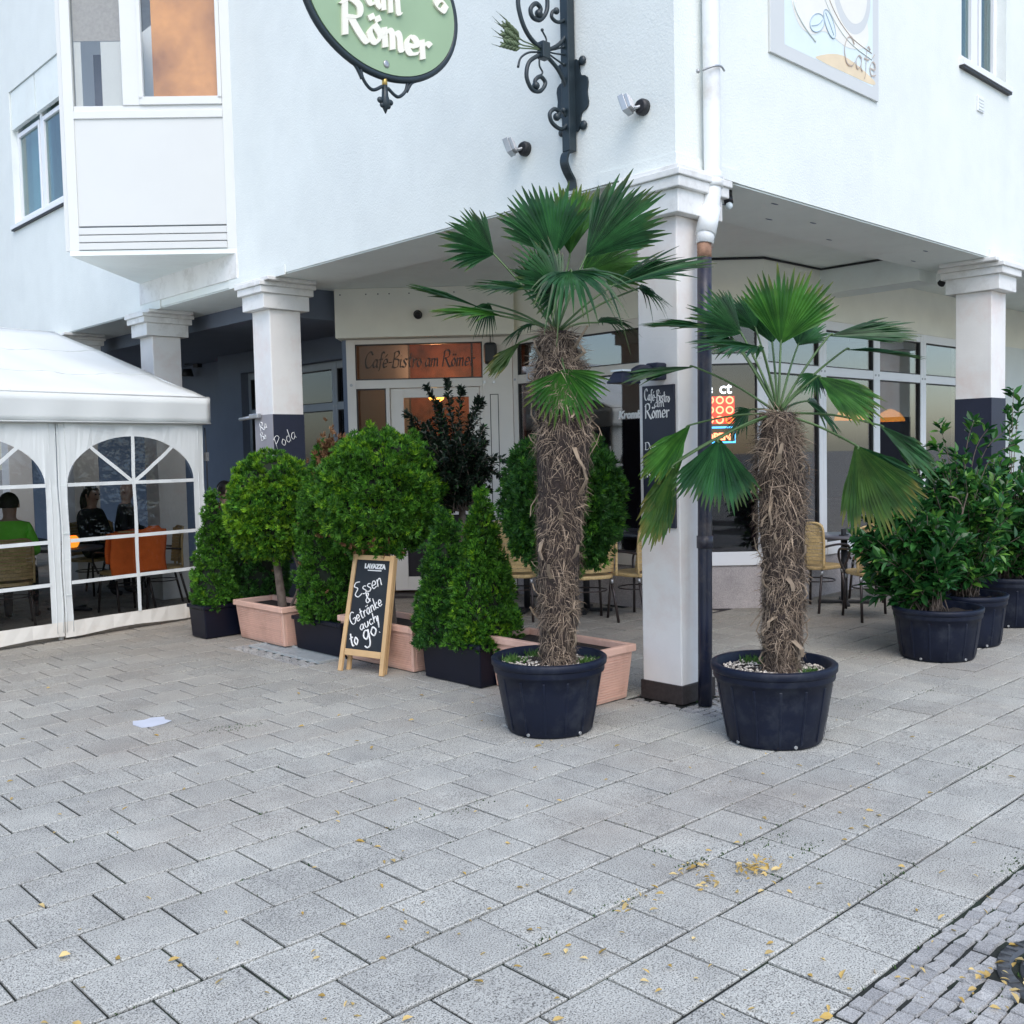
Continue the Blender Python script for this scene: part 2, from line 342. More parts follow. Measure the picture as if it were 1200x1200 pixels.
def np_obj(name, verts, faces, mats, parent=None, mi=None, smooth=False, tip=None, kind=None, local=False):
    """faces: (n,k) integer array, k = 3 or 4"""
    verts = np.asarray(verts, np.float32).reshape(-1, 3).copy(); faces = np.asarray(faces, np.int32); n, k = faces.shape
    if parent is not None and not local: verts -= np.array(root_org(parent), np.float32)
    me = D.meshes.new(name); me.vertices.add(len(verts)); me.vertices.foreach_set('co', verts.ravel())
    me.loops.add(n*k); me.loops.foreach_set('vertex_index', faces.ravel())
    me.polygons.add(n); me.polygons.foreach_set('loop_start', np.arange(n, dtype=np.int32)*k)
    for m in (mats if isinstance(mats, (list, tuple)) else [mats]): me.materials.append(m)
    if mi is not None: me.polygons.foreach_set('material_index', np.asarray(mi, np.int32))
    me.polygons.foreach_set('use_smooth', np.full(n, smooth)); me.update(calc_edges=True)
    if tip is not None:
        a = me.attributes.new('tip', 'FLOAT', 'POINT'); a.data.foreach_set('value', np.asarray(tip, np.float32))
    o = D.objects.new(name, me); link(o); o.parent = parent
    return tag(o, None, None, None, kind)
def copy_tree(o, parent=None):
    c = o.copy(); link(c); c.parent = parent
    for ch in list(o.children): copy_tree(ch, c)
    return c
def unit(v): v = np.asarray(v, float); return v/np.linalg.norm(v, axis=-1, keepdims=True)
def smooth_curve(P, n=6, closed=False):
    P = [np.array(p, float) for p in P]; out = []; L = len(P)
    if L < 3: return P
    for i in range(L if closed else L-1):
        p1, p2 = P[i], P[(i+1) % L]
        p0 = P[i-1] if (i > 0 or closed) else p1; p3 = P[(i+2) % L] if (i+2 < L or closed) else p2
        for k in range(n):
            t = k/n; out.append(.5*((2*p1)+(-p0+p2)*t+(2*p0-5*p1+4*p2-p3)*t*t+(-p0+3*p1-3*p2+p3)*t**3))
    if not closed: out.append(P[-1])
    return out
# ------------------------------------------------------------------ lettering
GL = {
 'E': (.82, [[(.75, .93), (.35, 1.), (.12, .8), (.42, .55), (.06, .25), (.3, 0), (.75, .1)]]),
 's': (.5, [[(.45, .45), (.25, .52), (.12, .4), (.4, .15), (.25, 0), (.02, .06)]]),
 'e': (.56, [[(.08, .25), (.45, .28), (.4, .48), (.2, .5), (.06, .25), (.2, .02), (.5, .1)]]),
 'n': (.58, [[(.08, .5), (.1, .25), (.08, 0)], [(.09, .3), (.25, .5), (.42, .45), (.44, .2), (.46, 0)]]),
 '&': (.66, [[(.6, .05), (.25, .6), (.2, .85), (.4, .9), (.42, .7), (.12, .35), (.15, .08), (.4, .05), (.6, .35)]]),
 'G': (.86, [[(.75, .85), (.5, 1), (.2, .85), (.05, .45), (.25, .05), (.6, .05), (.75, .3), (.75, .45), (.45, .42)]]),
 't': (.5, [[(.25, .85), (.22, .3), (.3, .03), (.45, .05)], [(.05, .55), (.45, .58)]]),
 'r': (.46, [[(.1, .5), (.12, .0)], [(.12, .3), (.28, .48), (.42, .44)]]),
 'a': (.6, [[(.45, .45), (.25, .5), (.06, .25), (.2, .02), (.42, .2), (.46, .5), (.44, .12), (.55, .02)]]),
 'k': (.54, [[(.1, .95), (.1, 0)], [(.45, .5), (.12, .22), (.48, 0)]]),
 'u': (.58, [[(.08, .5), (.08, .15), (.25, 0), (.42, .2), (.45, .5)], [(.45, .5), (.47, 0)]]),
 'c': (.5, [[(.42, .42), (.2, .5), (.06, .25), (.2, .02), (.45, .08)]]),
 'h': (.56, [[(.1, .95), (.1, 0)], [(.1, .3), (.28, .5), (.42, .4), (.44, 0)]]),
 'o': (.54, [[(.25, .5), (.06, .25), (.25, 0), (.45, .25), (.25, .5)]]),
 'g': (.58, [[(.44, .42), (.22, .5), (.06, .25), (.22, .02), (.42, .2), (.46, .5), (.44, -.3), (.2, -.45), (.02, -.3)]]),
 '!': (.35, [[(.2, .95), (.15, .3)], [(.12, .03), (.14, .05)]]),
 'R': (.9, [[(.12, .95), (.1, 0)], [(0, .8), (.3, 1.), (.62, .9), (.6, .6), (.2, .5)], [(.3, .5), (.6, .15), (.85, -.05), (.95, .05)]]),
 'm': (.82, [[(.06, .5), (.08, 0)], [(.08, .32), (.22, .5), (.34, .4), (.35, 0)], [(.35, .32), (.5, .5), (.62, .4), (.66, .05), (.76, .04)]]),
 'i': (.28, [[(.1, .5), (.1, .1), (.2, .02)], [(.1, .7), (.12, .72)]]),
 'b': (.55, [[(.1, .95), (.1, .1), (.3, 0), (.46, .25), (.3, .48), (.1, .32)]]),
 'f': (.42, [[(.45, .9), (.3, .98), (.2, .75), (.18, 0), (.1, -.2)], [(.04, .5), (.4, .52)]]),
 'C': (.82, [[(.72, .8), (.5, 1), (.2, .85), (.06, .45), (.25, .05), (.6, .02), (.8, .2)]]),
 'B': (.74, [[(.12, .95), (.1, 0)], [(0, .85), (.4, 1), (.58, .8), (.15, .52)], [(.15, .52), (.6, .45), (.62, .1), (.3, -.02), (.02, .05)]]),
 '-': (.42, [[(.05, .3), (.35, .32)]]),
 'd': (.56, [[(.44, .95), (.44, 0)], [(.44, .4), (.22, .5), (.06, .25), (.22, .02), (.44, .15)]]),
 'D': (.84, [[(.12, .95), (.1, 0)], [(0, .9), (.5, .95), (.75, .5), (.5, .05), (0, 0)]]),
 'K': (.76, [[(.12, .95), (.1, 0)], [(.65, 1), (.14, .45), (.7, 0)]]),
 'P': (.66, [[(.12, .95), (.1, 0)], [(0, .85), (.4, 1), (.6, .75), (.15, .45)]]),
 ' ': (.3, []),
}
for a_, b_, dots in (('ö', 'o', 1), ('ä', 'a', 1), ('ü', 'u', 1)): GL[a_] = (GL[b_][0], GL[b_][1]+[[(.12, .74), (.17, .66)], [(.34, .74), (.39, .66)]])
GL['é'] = (GL['e'][0], GL['e'][1]+[[(.2, .65), (.38, .82)]])
def pen_text(mb, txt, size, o, xd, ud, w, nib=None, depth=.002, slant=.0, mi=0, track=0., fit=None):
    """writes txt as pen strokes on the plane (o; xd, ud); w = stroke width in m; nib angle in degrees makes broad-pen lettering"""
    xd, ud = V(xd).normalized(), V(ud).normalized(); nrm = xd.cross(ud); o = V(o)
    adv = sum(GL[c][0]+track for c in txt)*size; kx = (fit/adv) if fit else 1.; x = 0.; ci = 0
    for ch in txt:
        a, strokes = GL[ch]
        for st in strokes:
            pts = smooth_curve(st, 5) if len(st) > 2 else [np.array(q, float) for q in st]
            P = [o+xd*((x+q[0]*size+slant*q[1]*size)*kx)+ud*(q[1]*size) for q in pts]
            if nib is None:
                mb.tube([p+nrm*depth*.5 for p in P], w*.5, 5, mi)
            else:                                    # one continuous raised ribbon per stroke
                nv = xd*(w*.5*math.cos(rad(nib)))+ud*(w*.5*math.sin(rad(nib))); vs = []; n = len(P)
                for i, p in enumerate(P):
                    d = (P[min(i+1, n-1)]-P[max(i-1, 0)]).normalized(); pr = nrm.cross(d); k = pr.dot(nv)
                    s_ = pr*max(abs(k), w*.17)+d*(nv.dot(d)*(1 if k > 0 else -1))*.55; h = depth*(1+.03*i/n+.04*(ci % 3)); ci += 1 if i == 0 else 0
                    e = d*w*.12*(-1 if i == 0 else 1 if i == n-1 else 0); vs += [p-s_+e, p+s_+e, p+s_+e+nrm*h, p-s_+e+nrm*h]
                fs = [(3, 2, 1, 0), (4*n-4, 4*n-3, 4*n-2, 4*n-1)]
                for i in range(n-1): b = 4*i; fs += [(b+3, b+7, b+6, b+2), (b+2, b+6, b+5, b+1), (b, b+4, b+7, b+3)]
                mb.add(vs, [tuple(reversed(f)) for f in fs], mi)
        x += (a+track)*size
    return mb
def type_text(name, body, size, o, xd, ud, mat, parent, extrude=.001, bold=0., shear=0., align='CENTER', local=False):
    cu = D.curves.new(name, 'FONT'); cu.body = body; cu.size = size; cu.extrude = extrude; cu.offset = bold; cu.shear = shear; cu.align_x = align; cu.resolution_u = 3
    t = D.objects.new(name, cu); COL.objects.link(t); bpy.context.view_layer.update()
    me = D.meshes.new_from_object(t.evaluated_get(bpy.context.evaluated_depsgraph_get())); D.objects.remove(t); D.curves.remove(cu)
    xd, ud = V(xd).normalized(), V(ud).normalized(); zd = xd.cross(ud); og = Vector((0, 0, 0)) if local else root_org(parent); o = V(o)-og
    me.transform(Matrix(((xd.x, ud.x, zd.x, o.x), (xd.y, ud.y, zd.y, o.y), (xd.z, ud.z, zd.z, o.z), (0, 0, 0, 1))))
    me.materials.clear(); me.materials.append(mat); me.name = name
    ob = D.objects.new(name, me); link(ob); ob.parent = parent; return ob
# ------------------------------------------------------------------ ground and paving
mb = MB(); mb.add([(-300, -300, -.05), (400, -300, -.05), (400, 400, -.05), (-300, 400, -.05)], [(0, 1, 2, 3)])
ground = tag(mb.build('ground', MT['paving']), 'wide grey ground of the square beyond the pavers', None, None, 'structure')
mb = MB(); mb.box(-7, 17, -5, 26, -.08, -.010)
pavement = tag(mb.build('pavement', MT['joint']), 'grey paved square with mossy joints in front of the cafe', None, None, 'structure')
ORG[pavement.name] = Vector((0, 0, 0))
PX, PY, X0, Y0 = .3005, .3045, .06, 1.463        # joint grid measured from the photograph
MAN = (3.35, .985)                               # manhole centre
def in_setts(x, y):
    if 2.745 < x < 5.0 and y < Y0: return True
    return False
HOLES = [(4.27, 4.715, 6.94, 8.185), (5.14, 5.93, 3.65, 4.36)]
cells = []; cut = []
for j in range(-22, 60):
    yc = Y0+PY*(j+.5); off = X0+(.0 if j % 2 == 0 else .165)
    for i in range(-20, 56):
        xc = off+PX*(i+.5)
        if in_setts(xc, yc): continue
        if (xc+yc > 17.1 and yc < 10.1) or (yc > 10 and xc > 7.6) or (xc > 8.5 and yc > 5.9) or (xc > 8.3 and yc > 6.6): continue
        if ((xc-MAN[0])**2+(yc-MAN[1])**2) < .2**2: continue
        a = [(xc-PX/2, xc+PX/2, yc-PY/2, yc+PY/2)]; whole = True
        for h in HOLES:                            # pavers cut to fit round the sett patches
            if h[0] < a[0][1] and a[0][0] < h[1] and h[2] < a[0][3] and a[0][2] < h[3]:
                x0, x1, y0, y1 = a[0]; whole = False
                if x0 < h[0]-.03: cut.append((x0, h[0], y0, y1))
                if x1 > h[1]+.03: cut.append((h[1], x1, y0, y1))
                xa, xb_ = max(x0, h[0]), min(x1, h[1])
                if y0 < h[2]-.03: cut.append((xa, xb_, y0, h[2]))
                if y1 > h[3]+.03: cut.append((xa, xb_, h[3], y1))
        if whole: cells.append((xc, yc))
cells = np.array(cells); pp = to_px(np.c_[cells, np.zeros(len(cells))])
vis = (pp[:, 2] > -1.) & (cells[:, 0] > -4) & (cells[:, 1] > -3.5) & (cells[:, 0] < 15.5) & (cells[:, 1] < 22)
cells, pp = cells[vis], pp[vis]
inside = (pp[:, 0] > 5) & (pp[:, 0] < 1195) & (pp[:, 1] < 1195)
inside &= pp[:, 2] > .8; score = np.where(inside, 1/np.maximum(pp[:, 2], .5)**3, 0); order = np.argsort(-score)
def paver_verts(hx, hy, z=0., bv=.006, th=.04):
    a = [(-hx, -hy), (hx, -hy), (hx, hy), (-hx, hy)]; b = [(-hx+bv, -hy+bv), (hx-bv, -hy+bv), (hx-bv, hy-bv), (-hx+bv, hy-bv)]
    vs = [(x, y, z-th) for x, y in a]+[(x, y, z-bv*.6) for x, y in a]+[(x, y, z) for x, y in b]
    fs = [(0, 1, 5, 4), (1, 2, 6, 5), (2, 3, 7, 6), (3, 0, 4, 7), (4, 5, 9, 8), (5, 6, 10, 9), (6, 7, 11, 10), (7, 4, 8, 11), (8, 9, 10, 11)]
    return np.array(vs), fs
pv, pf = paver_verts(PX/2-.0052, PY/2-.0052)
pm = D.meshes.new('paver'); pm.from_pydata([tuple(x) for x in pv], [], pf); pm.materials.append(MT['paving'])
for k in order[:300]:
    o = D.objects.new('paver', pm); link(o); o.parent = pavement
    o.location = (cells[k][0]+RNG.normal(0, .0012), cells[k][1]+RNG.normal(0, .0012), RNG.normal(0, .0010)); o.rotation_euler = (RNG.normal(0, .003), RNG.normal(0, .003), RNG.normal(0, .004))
rest = order[300:]; nv = len(pv)
allv = np.concatenate([pv+np.array([cells[k][0], cells[k][1], RNG.normal(0, .0012)]) for k in rest])
cv = [paver_verts((c[1]-c[0])/2-.0052, (c[3]-c[2])/2-.0052)[0]+np.array([(c[0]+c[1])/2, (c[2]+c[3])/2, 0]) for c in cut]
allv = np.concatenate([allv]+cv); allf = np.concatenate([np.array(pf)+i*nv for i in range(len(rest)+len(cut))])
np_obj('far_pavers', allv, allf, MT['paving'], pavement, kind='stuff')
# granite setts: around the manhole (their own pieces), round the corner pillar and round the drain (small, joined)
def sett_shape(hx, hy, rng):
    a = []
    for sx, sy in ((-1, -1), (1, -1), (1, 1), (-1, 1)): a.append((sx*hx+rng.normal(0, hx*.07), sy*hy+rng.normal(0, hx*.07)))
    c = .90; vs = [(x, y, -.035) for x, y in a]+[(x, y, -.010) for x, y in a]+[(x*c, y*c, rng.normal(0, .0015)) for x, y in a]
    fs = [(0, 1, 5, 4), (1, 2, 6, 5), (2, 3, 7, 6), (3, 0, 4, 7), (4, 5, 9, 8), (5, 6, 10, 9), (6, 7, 11, 10), (7, 4, 8, 11), (8, 9, 10, 11)]
    return vs, fs
shapes = []
for k in range(10):
    vs, fs = sett_shape(.0345, .0275, RNG); me = D.meshes.new('cobblestone'); me.from_pydata(vs, [], fs); me.materials.append(MT['sett']); shapes.append(me)
n_s = 0; y = Y0-.036; row = 0; far_v, far_f, far_b = [], [], 0
def row_end(y):
    j = math.floor((y-Y0)/PY); off = X0+(.0 if j % 2 == 0 else .165); i = math.floor((2.745-off)/PX-.5); return off+PX*(i+1)
while y > -1.6:
    x = max(row_end(y+.025), row_end(y-.025))+.040+RNG.uniform(0, .02)
    while x < 4.9:
        w = RNG.uniform(.94, 1.04); q = to_px([(x, y, 0)])[0]; rm = math.hypot(x-MAN[0], y-MAN[1])
        if rm > .274 and not (0 < q[0] < 1225 and 0 < q[1] < 1225 and q[2] > 1 and n_s < 300):
            far_v.append(np.array(sett_shape(.0345*w, .0275, RNG)[0])+np.array([x, y, -.002])); far_f.append(np.array(fs)+far_b); far_b += 12
        elif rm > .274:
            o = D.objects.new('cobblestone', shapes[RNG.integers(10)]); link(o); o.parent = pavement; n_s += 1
            o.location = (x+RNG.normal(0, .0025), y+RNG.normal(0, .0025), -.002+RNG.normal(0, .0015)); o.rotation_euler = (RNG.normal(0, .03), RNG.normal(0, .03), RNG.normal(0, .06)); o.scale = (w, RNG.uniform(.93, 1.05), 1)
        x += .0722
    y -= .0582; row += 1
np_obj('far_setts', np.concatenate(far_v), np.concatenate(far_f), MT['sett'], pavement, kind='stuff')
def sett_patch(x0, x1, y0, y1, hx, hy, hole):
    vs_, fs_ = [], []; b = 0; r_ = 0; y = y0
    while y < y1:
        x = x0+(r_ % 2)*hx
        while x < x1:
            if not hole(x, y):
                vs, fs = sett_shape(hx*.93, hy*.93, RNG); ca, sa = math.cos(RNG.normal(0, .08)), math.sin(RNG.normal(0, .08))
                vs_ += [(x+p[0]*ca-p[1]*sa, y+p[0]*sa+p[1]*ca, p[2]-.004) for p in vs]; fs_ += [tuple(i+b for i in f) for f in fs]; b += len(vs)
            x += 2*hx+.006
        y += 2*hy+.006; r_ += 1
    return vs_, fs_
for (x0, x1, y0, y1, hole) in ((5.14, 5.95, 3.64, 4.36, lambda x, y: 5.24 < x < 5.62 and 3.95 < y < 4.31), (4.27, 4.72, 6.93, 8.19, lambda x, y: 4.43 < x < 4.70 and 6.98 < y < 8.12)):
    vs, fs = sett_patch(x0, x1, y0, y1, .032, .030, hole); np_obj('small_setts', vs, fs, MT['sett'], pavement, kind='stuff')
# ------------------------------------------------------------------ the cafe building
XA, YB, ZS, CE = 5.25, 3.97, 3.444, 3.60            # facade planes, soffit height, arcade ceiling height
B = thing('cafe_building', 'white rendered corner cafe with arcade, bay window and glazed shopfront', 'building', (XA, YB, 0))
def wall_open(name, u0, u1, z0, z1, holes, to3, th, mat, parent=B):
    """wall panel in (u,z) with rectangular holes; to3(u,z) = outer face point, th = thickness vector"""
    us = sorted({u0, u1, *[h[0] for h in holes], *[h[1] for h in holes]}); zs = sorted({z0, z1, *[h[2] for h in holes], *[h[3] for h in holes]})
    us = [u for u in us if u0 <= u <= u1]; zs = [z for z in zs if z0 <= z <= z1]; w = MB()
    for a, b in zip(us[:-1], us[1:]):
        for c, d in zip(zs[:-1], zs[1:]):
            if any(h[0] <= a and b <= h[1] and h[2] <= c and d <= h[3] for h in holes): continue
            w.pb(to3(a, c), V(to3(b, c))-V(to3(a, c)), V(to3(a, d))-V(to3(a, c)), th)
    return w.build(name, mat, parent)
TH = .70
wall_open('upper_wall', YB, 26, ZS, 10, [(14.10, 16.15, 5.20, 7.15), (9.72, 11.70, 4.5, 9.0)], lambda u, z: (XA, u, z), (TH, 0, 0), MT['wall'])
wall_open('upper_wall', XA+TH, 26, ZS, 10, [(9.52, 10.56, 5.13, 7.0)], lambda u, z: (u, YB, z), (0, TH, 0), MT['wall'])
mb = MB(); mb.box(XA+TH+.002, 26, YB+TH+.002, 10.10, CE, CE+.1); mb.build('arcade_ceiling', MT['soffit'], B)
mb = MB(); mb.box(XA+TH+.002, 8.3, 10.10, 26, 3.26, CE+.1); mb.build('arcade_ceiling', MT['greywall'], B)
mb = MB(); mb.box(10.19, 10.60, YB+TH+.002, 5.90, 3.32, CE-.002); mb.build('ceiling_beam', MT['soffit'], B)
# thin painted soffit skins under the two facade beams (the wall above is brighter render)
mb = MB(); mb.box(XA+.012, XA+TH-.004, YB+.012, 26, ZS-.012, ZS-.003); mb.box(XA+TH-.004, 26, YB+.012, YB+TH-.004, ZS-.012, ZS-.003); mb.build('soffit', MT['soffit'], B)
def pillar(x0, x1, y0, y1, paint=None, pl=False, along='y'):
    p = MB().box(x0, x1, y0, y1, 0, 3.137).build('pillar', MT['pillar'], B, bevel=.008)
    c = MB()
    for z0, z1, g, h in ((3.137, 3.285, .085, .04), (3.285, 3.352, .125, .065), (3.352, 3.395, .145, .085), (3.395, ZS-.013, .10, .16)):
        gx, gy = (g, h) if along == 'y' else (h, g)
        if along == 'c': gx = gy = g*.8
        c.box(x0-gx, x1+gx, y0-gy, y1+gy, z0, z1)
    c.build('capital', MT['capital'], p, bevel=.006)
    if pl: MB().box(x0-.012, x1+.012, y0-.012, y1+.012, 0, .125).build('plinth', MT['plinth'], p, bevel=.004)
    if paint: MB().box(x0-.003, x1+.003, y0-.003, y1+.003, .004, 2.10).build('painted_band', MT[paint], p)
    return p
P0 = pillar(XA+.004, XA+.345, YB+.004, YB+.325, None, True, 'c')
P1 = pillar(XA+.004, XA+.355, 11.63, 11.98, None)
P2 = pillar(XA+.004, XA+.355, 8.955, 9.295, 'navy_paint')
P3 = pillar(10.25, 10.60, YB+.004, YB+.355, 'navy_paint', False, 'x')
pillar(15.3, 15.65, YB+.004, YB+.355, 'navy_paint', False, 'x')
pillar(XA+.004, XA+.355, 14.3, 14.65, None); pillar(XA+.004, XA+.355, 17.0, 17.35, None)
MB().pb((XA-.001, 8.95, .004), (-.004, 0, 0), (0, .35, 0), (0, 0, 2.095)).build('grey_patch', MT['grey_paint'], P2)
# raised render slabs over the pillars
for (y0, y1) in ((8.62, 9.72), (11.35, 12.3)): MB().box(XA-.014, XA-.001, y0, y1, ZS-.02, ZS+.075).build('render_slab', MT['wall'], B)
mb = MB(); mb.box(XA-.014, XA-.001, YB-.014, 4.60, ZS-.004, ZS+.075); mb.box(XA-.001, 5.93, YB-.014, YB-.001, ZS-.004, ZS+.075); mb.build('render_slab', MT['wall'], B)
MB().box(10.16, 11.0, YB-.014, YB-.001, ZS-.004, ZS+.075).build('render_slab', MT['wall'], B)
# graffiti on the second pillar
mb = MB(); pen_text(mb, 'Poda', .13, (XA+.03, 8.951, 1.74), (1, 0, .55), (-.35, 0, 1), .006, None, .003, fit=.27); mb.build('graffiti', MT['chalk'], P2)
mb = MB(); pen_text(mb, 'Ra', .09, (XA-.006, 9.19, 1.93), (0, -1, .3), (0, .3, 1), .009, None, .003); pen_text(mb, 'Be', .08, (XA-.006, 9.18, 1.84), (0, -1, .2), (0, .3, 1), .008, None, .003); mb.build('graffiti', MT['chalk'], P2)
# ---- triangular bay
bo, bw, bl = np.array([3.989, 10.680, 0]), np.array([5.249, 9.541, 0]), np.array([5.249, 11.88, 0])
bd = (bw-bo); BLEN = np.linalg.norm(bd); bd = bd/BLEN; bn = np.array([bd[1], -bd[0], 0.]); bn = bn if bn@np.array([-1, -1, 0]) > 0 else -bn
def bay_pt(u, z, out=0.): return V(*(bo+bd*u+bn*out+np.array([0, 0, z])))
def bay_bar(m, u0, u1, z0, z1, o0, o1): m.pb(bay_pt(u0, z0, o0), bay_pt(u1, z0, o0)-bay_pt(u0, z0, o0), (0, 0, z1-z0), V(*(bn*(o1-o0))))
bay = MB(); q = [V(*(bo+[0, 0, 3.77])), V(*(bw+[0, 0, 3.77])), V(*(bl+[0, 0, 3.77]))]
bay.prism(q, (0, 0, .05)); bay = bay.build('bay_window', MT['soffit'], B)
m = MB(); bay_bar(m, .10, 1.60, 4.07, 5.14, -.05, -.012); m.build('apron_panel', MT['panel_white'], bay)
for k in range(3): m = MB(); bay_bar(m, .10, 1.60, 3.822+k*.078+.004, 3.822+(k+1)*.078-.006, -.05, .004+.004*(2-k)); m.build('slat', MT['panel_white'], bay, bevel=.004)
m = MB(); bay_bar(m, .0, .10, 3.82, 6.6, -.06, .0); bay_bar(m, 1.60, BLEN, 3.82, 6.6, -.06, .0); bay_bar(m, .10, 1.60, 5.14, 5.215, -.06, .006); bay_bar(m, .10, 1.60, 5.215, 5.27, -.06, -.012)
bay_bar(m, .60, .77, 5.27, 6.5, -.06, .0); m.build('frame', MT['bay_frame'], bay, bevel=.004)
m = MB(); bay_bar(m, .77, .81, 5.32, 6.5, -.04, .012); bay_bar(m, 1.56, 1.60, 5.32, 6.5, -.04, .012); bay_bar(m, .77, 1.60, 5.27, 5.35, -.04, .012); m.build('sash', MT['bay_frame'], bay, bevel=.004)
m = MB(); bay_bar(m, .10, .60, 5.272, 6.5, -.045, -.035); bay_bar(m, .812, 1.558, 5.352, 6.5, -.035, -.028); m.build('pane', MT['glass_bay'], bay)
m = MB(); bay_bar(m, .90, 1.57, 5.34, 6.5, -.058, -.052); m.build('reflection_panel', MT['brick_orange'], bay)  # orange panel behind the glass stands in for a warm reflection
m = MB(); bay_bar(m, .11, .59, 5.93, 6.5, -.058, -.052); m.build('awning_blind', surf('grey_slat_blind', (.42, .44, .42), .6, .1, 30.), bay)
m = MB(); bay_bar(m, .38, .59, 5.28, 5.925, -.064, -.058); bay_bar(m, .11, .18, 5.28, 5.925, -.064, -.058); m.build('curtain', MT['poster_teal'], bay)  # pale strips added to stand in for the reflection in the left pane
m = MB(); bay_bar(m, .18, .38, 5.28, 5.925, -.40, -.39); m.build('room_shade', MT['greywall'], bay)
m = MB(); bd2 = unit(bl-bo); m.pb(bo+[0, 0, 3.82], bl-bo, (0, 0, 2.78), np.array([bd2[1], -bd2[0], 0])*-.04*(1 if np.array([bd2[1], -bd2[0], 0])@np.array([-1, .5, 0]) < 0 else -1)); m.build('side_wall', MT['panel_white'], bay)
m = MB(); m.prism([V(*(bo+[-.14, .08, 6.60])), V(*(bw+[-.02, -.08, 6.60])), V(*(bl+[0, .1, 6.6]))], (0, 0, .06)); m.build('roof', MT['galv'], bay)
MB().pb((XA-.02, 9.54, 3.52), (.02, 0, 0), (0, 2.34, 0), (0, 0, .25)).build('bay_corbel', MT['capital'], bay)
# ---- upper windows
def upper_window(o, ud, nd_, w, z0, z1, mull, sill=.05, blind=0., tilt=False):
    o, ud, nd_ = V(o), V(ud), V(nd_); up = V(0, 0, 1)
    def bar(m, u0, u1, a, b, d0, d1): m.pb(o+ud*u0+up*a+nd_*d0, ud*(u1-u0), up*(b-a), nd_*(d1-d0))
    m = MB(); f = .06
    bar(m, 0, f, z0, z1, -.16, -.09); bar(m, w-f, w, z0, z1, -.16, -.09); bar(m, f, w-f, z0, z0+f, -.16, -.09); bar(m, f, w-f, z1-f, z1, -.16, -.09)
    for u in mull: bar(m, u-.045, u+.045, z0+f, z1-f, -.16, -.085)
    win = m.build('window', MT['frame_white'], B, bevel=.003)
    es = [0]+list(mull)+[w]
    for a, b in zip(es[:-1], es[1:]):
        m = MB(); a2, b2 = a+.065, b-.065
        bar(m, a2, a2+.05, z0+f+.003, z1-blind-f, -.14, -.075); bar(m, b2-.05, b2, z0+f+.003, z1-blind-f, -.14, -.075); bar(m, a2+.05, b2-.05, z0+f+.003, z0+f+.06, -.14, -.075); bar(m, a2+.05, b2-.05, z1-blind-f-.06, z1-blind-f, -.14, -.075)
        m.build('sash', MT['frame_white'], win, bevel=.003)
        m = MB(); bar(m, a2+.05, b2-.05, z0+f+.06, z1-blind-f-.06, -.115, -.105); m.build('pane', MT['glass_up'], win)
        if blind: m = MB(); bar(m, a+.02, b-.02, z1-blind, z1-.01, -.08, -.02); m.build('blind_box', MT['soffit'], win)
    m = MB(); bar(m, -.05, w+.05, z0-sill, z0, -.16, .05); m.build('sill', MT['frame_white'], win)
    m = MB(); bar(m, -.05, w+.05, z0-sill-.022, z0-sill-.002, -.0, .04); m.build('sill_drip', MT['gasket'], win)
    m = MB(); bar(m, .1, w*.45, z0+.1, z1, -.26, -.25); m.build('curtain', MT['poster_teal'], win)
    m = MB(); bar(m, -.3, w+.3, z0-.3, z1+.3, -.68, -.66); m.build('room_behind', MT['poster_cream'], win)
    return win
upper_window((XA, 16.15, 0), (0, -1, 0), (-1, 0, 0), 2.05, 5.20, 7.15, [1.02], blind=.55)
w_r = upper_window((9.52, YB, 0), (1, 0, 0), (0, -1, 0), 1.04, 5.13, 7.0, [.52])
# ---- corner downpipe
dp = MB(); dp.tube([(5.54, YB-.075, z) for z in (3.36, 3.37, 5.0, 9.9)], .056, 16)
for z in (3.40, 6.6): dp.tube([(5.54, YB-.075, z-.03), (5.54, YB-.075, z+.03)], .063, 16)
pj = [(5.54, YB-.075, 3.38), (5.535, YB-.078, 3.33), (5.50, YB-.085, 3.20), (5.435, YB-.09, 3.02), (5.425, YB-.09, 2.96)]
dp.tube(pj, .057, 16)
for a, b in ((0, 1), (2, 3)): dp.tube([pj[a], pj[b]], .066, 16)
dp = dp.build('downpipe', MT['plastic_white'], B)
MB().tube([(5.42, YB-.09, z) for z in (2.87, 2.965)], .046, 14).build('broken_pipe_end', MT['rust'], dp)
mb = MB(); mb.tube([(5.42-.08*(k/5.), YB-.09-.025*(k/5.), 2.872-2.868*(k/5.)) for k in range(6)], .046, 16); mb.tube([(5.368, YB-.106, 1.02), (5.370, YB-.105, 1.10)], .053, 16); mb.build('iron_standpipe', MT['pipe_navy'], dp)
mb = MB(); mb.tube(smooth_curve([(5.44, YB-.075, 4.05), (5.48, YB-.13, 4.07), (5.54, YB-.145, 4.08), (5.6, YB-.13, 4.07)], 4), .007, 6); mb.ball((5.43, YB-.05, 4.05), .014); mb.build('pipe_clip', MT['steel'], dp)
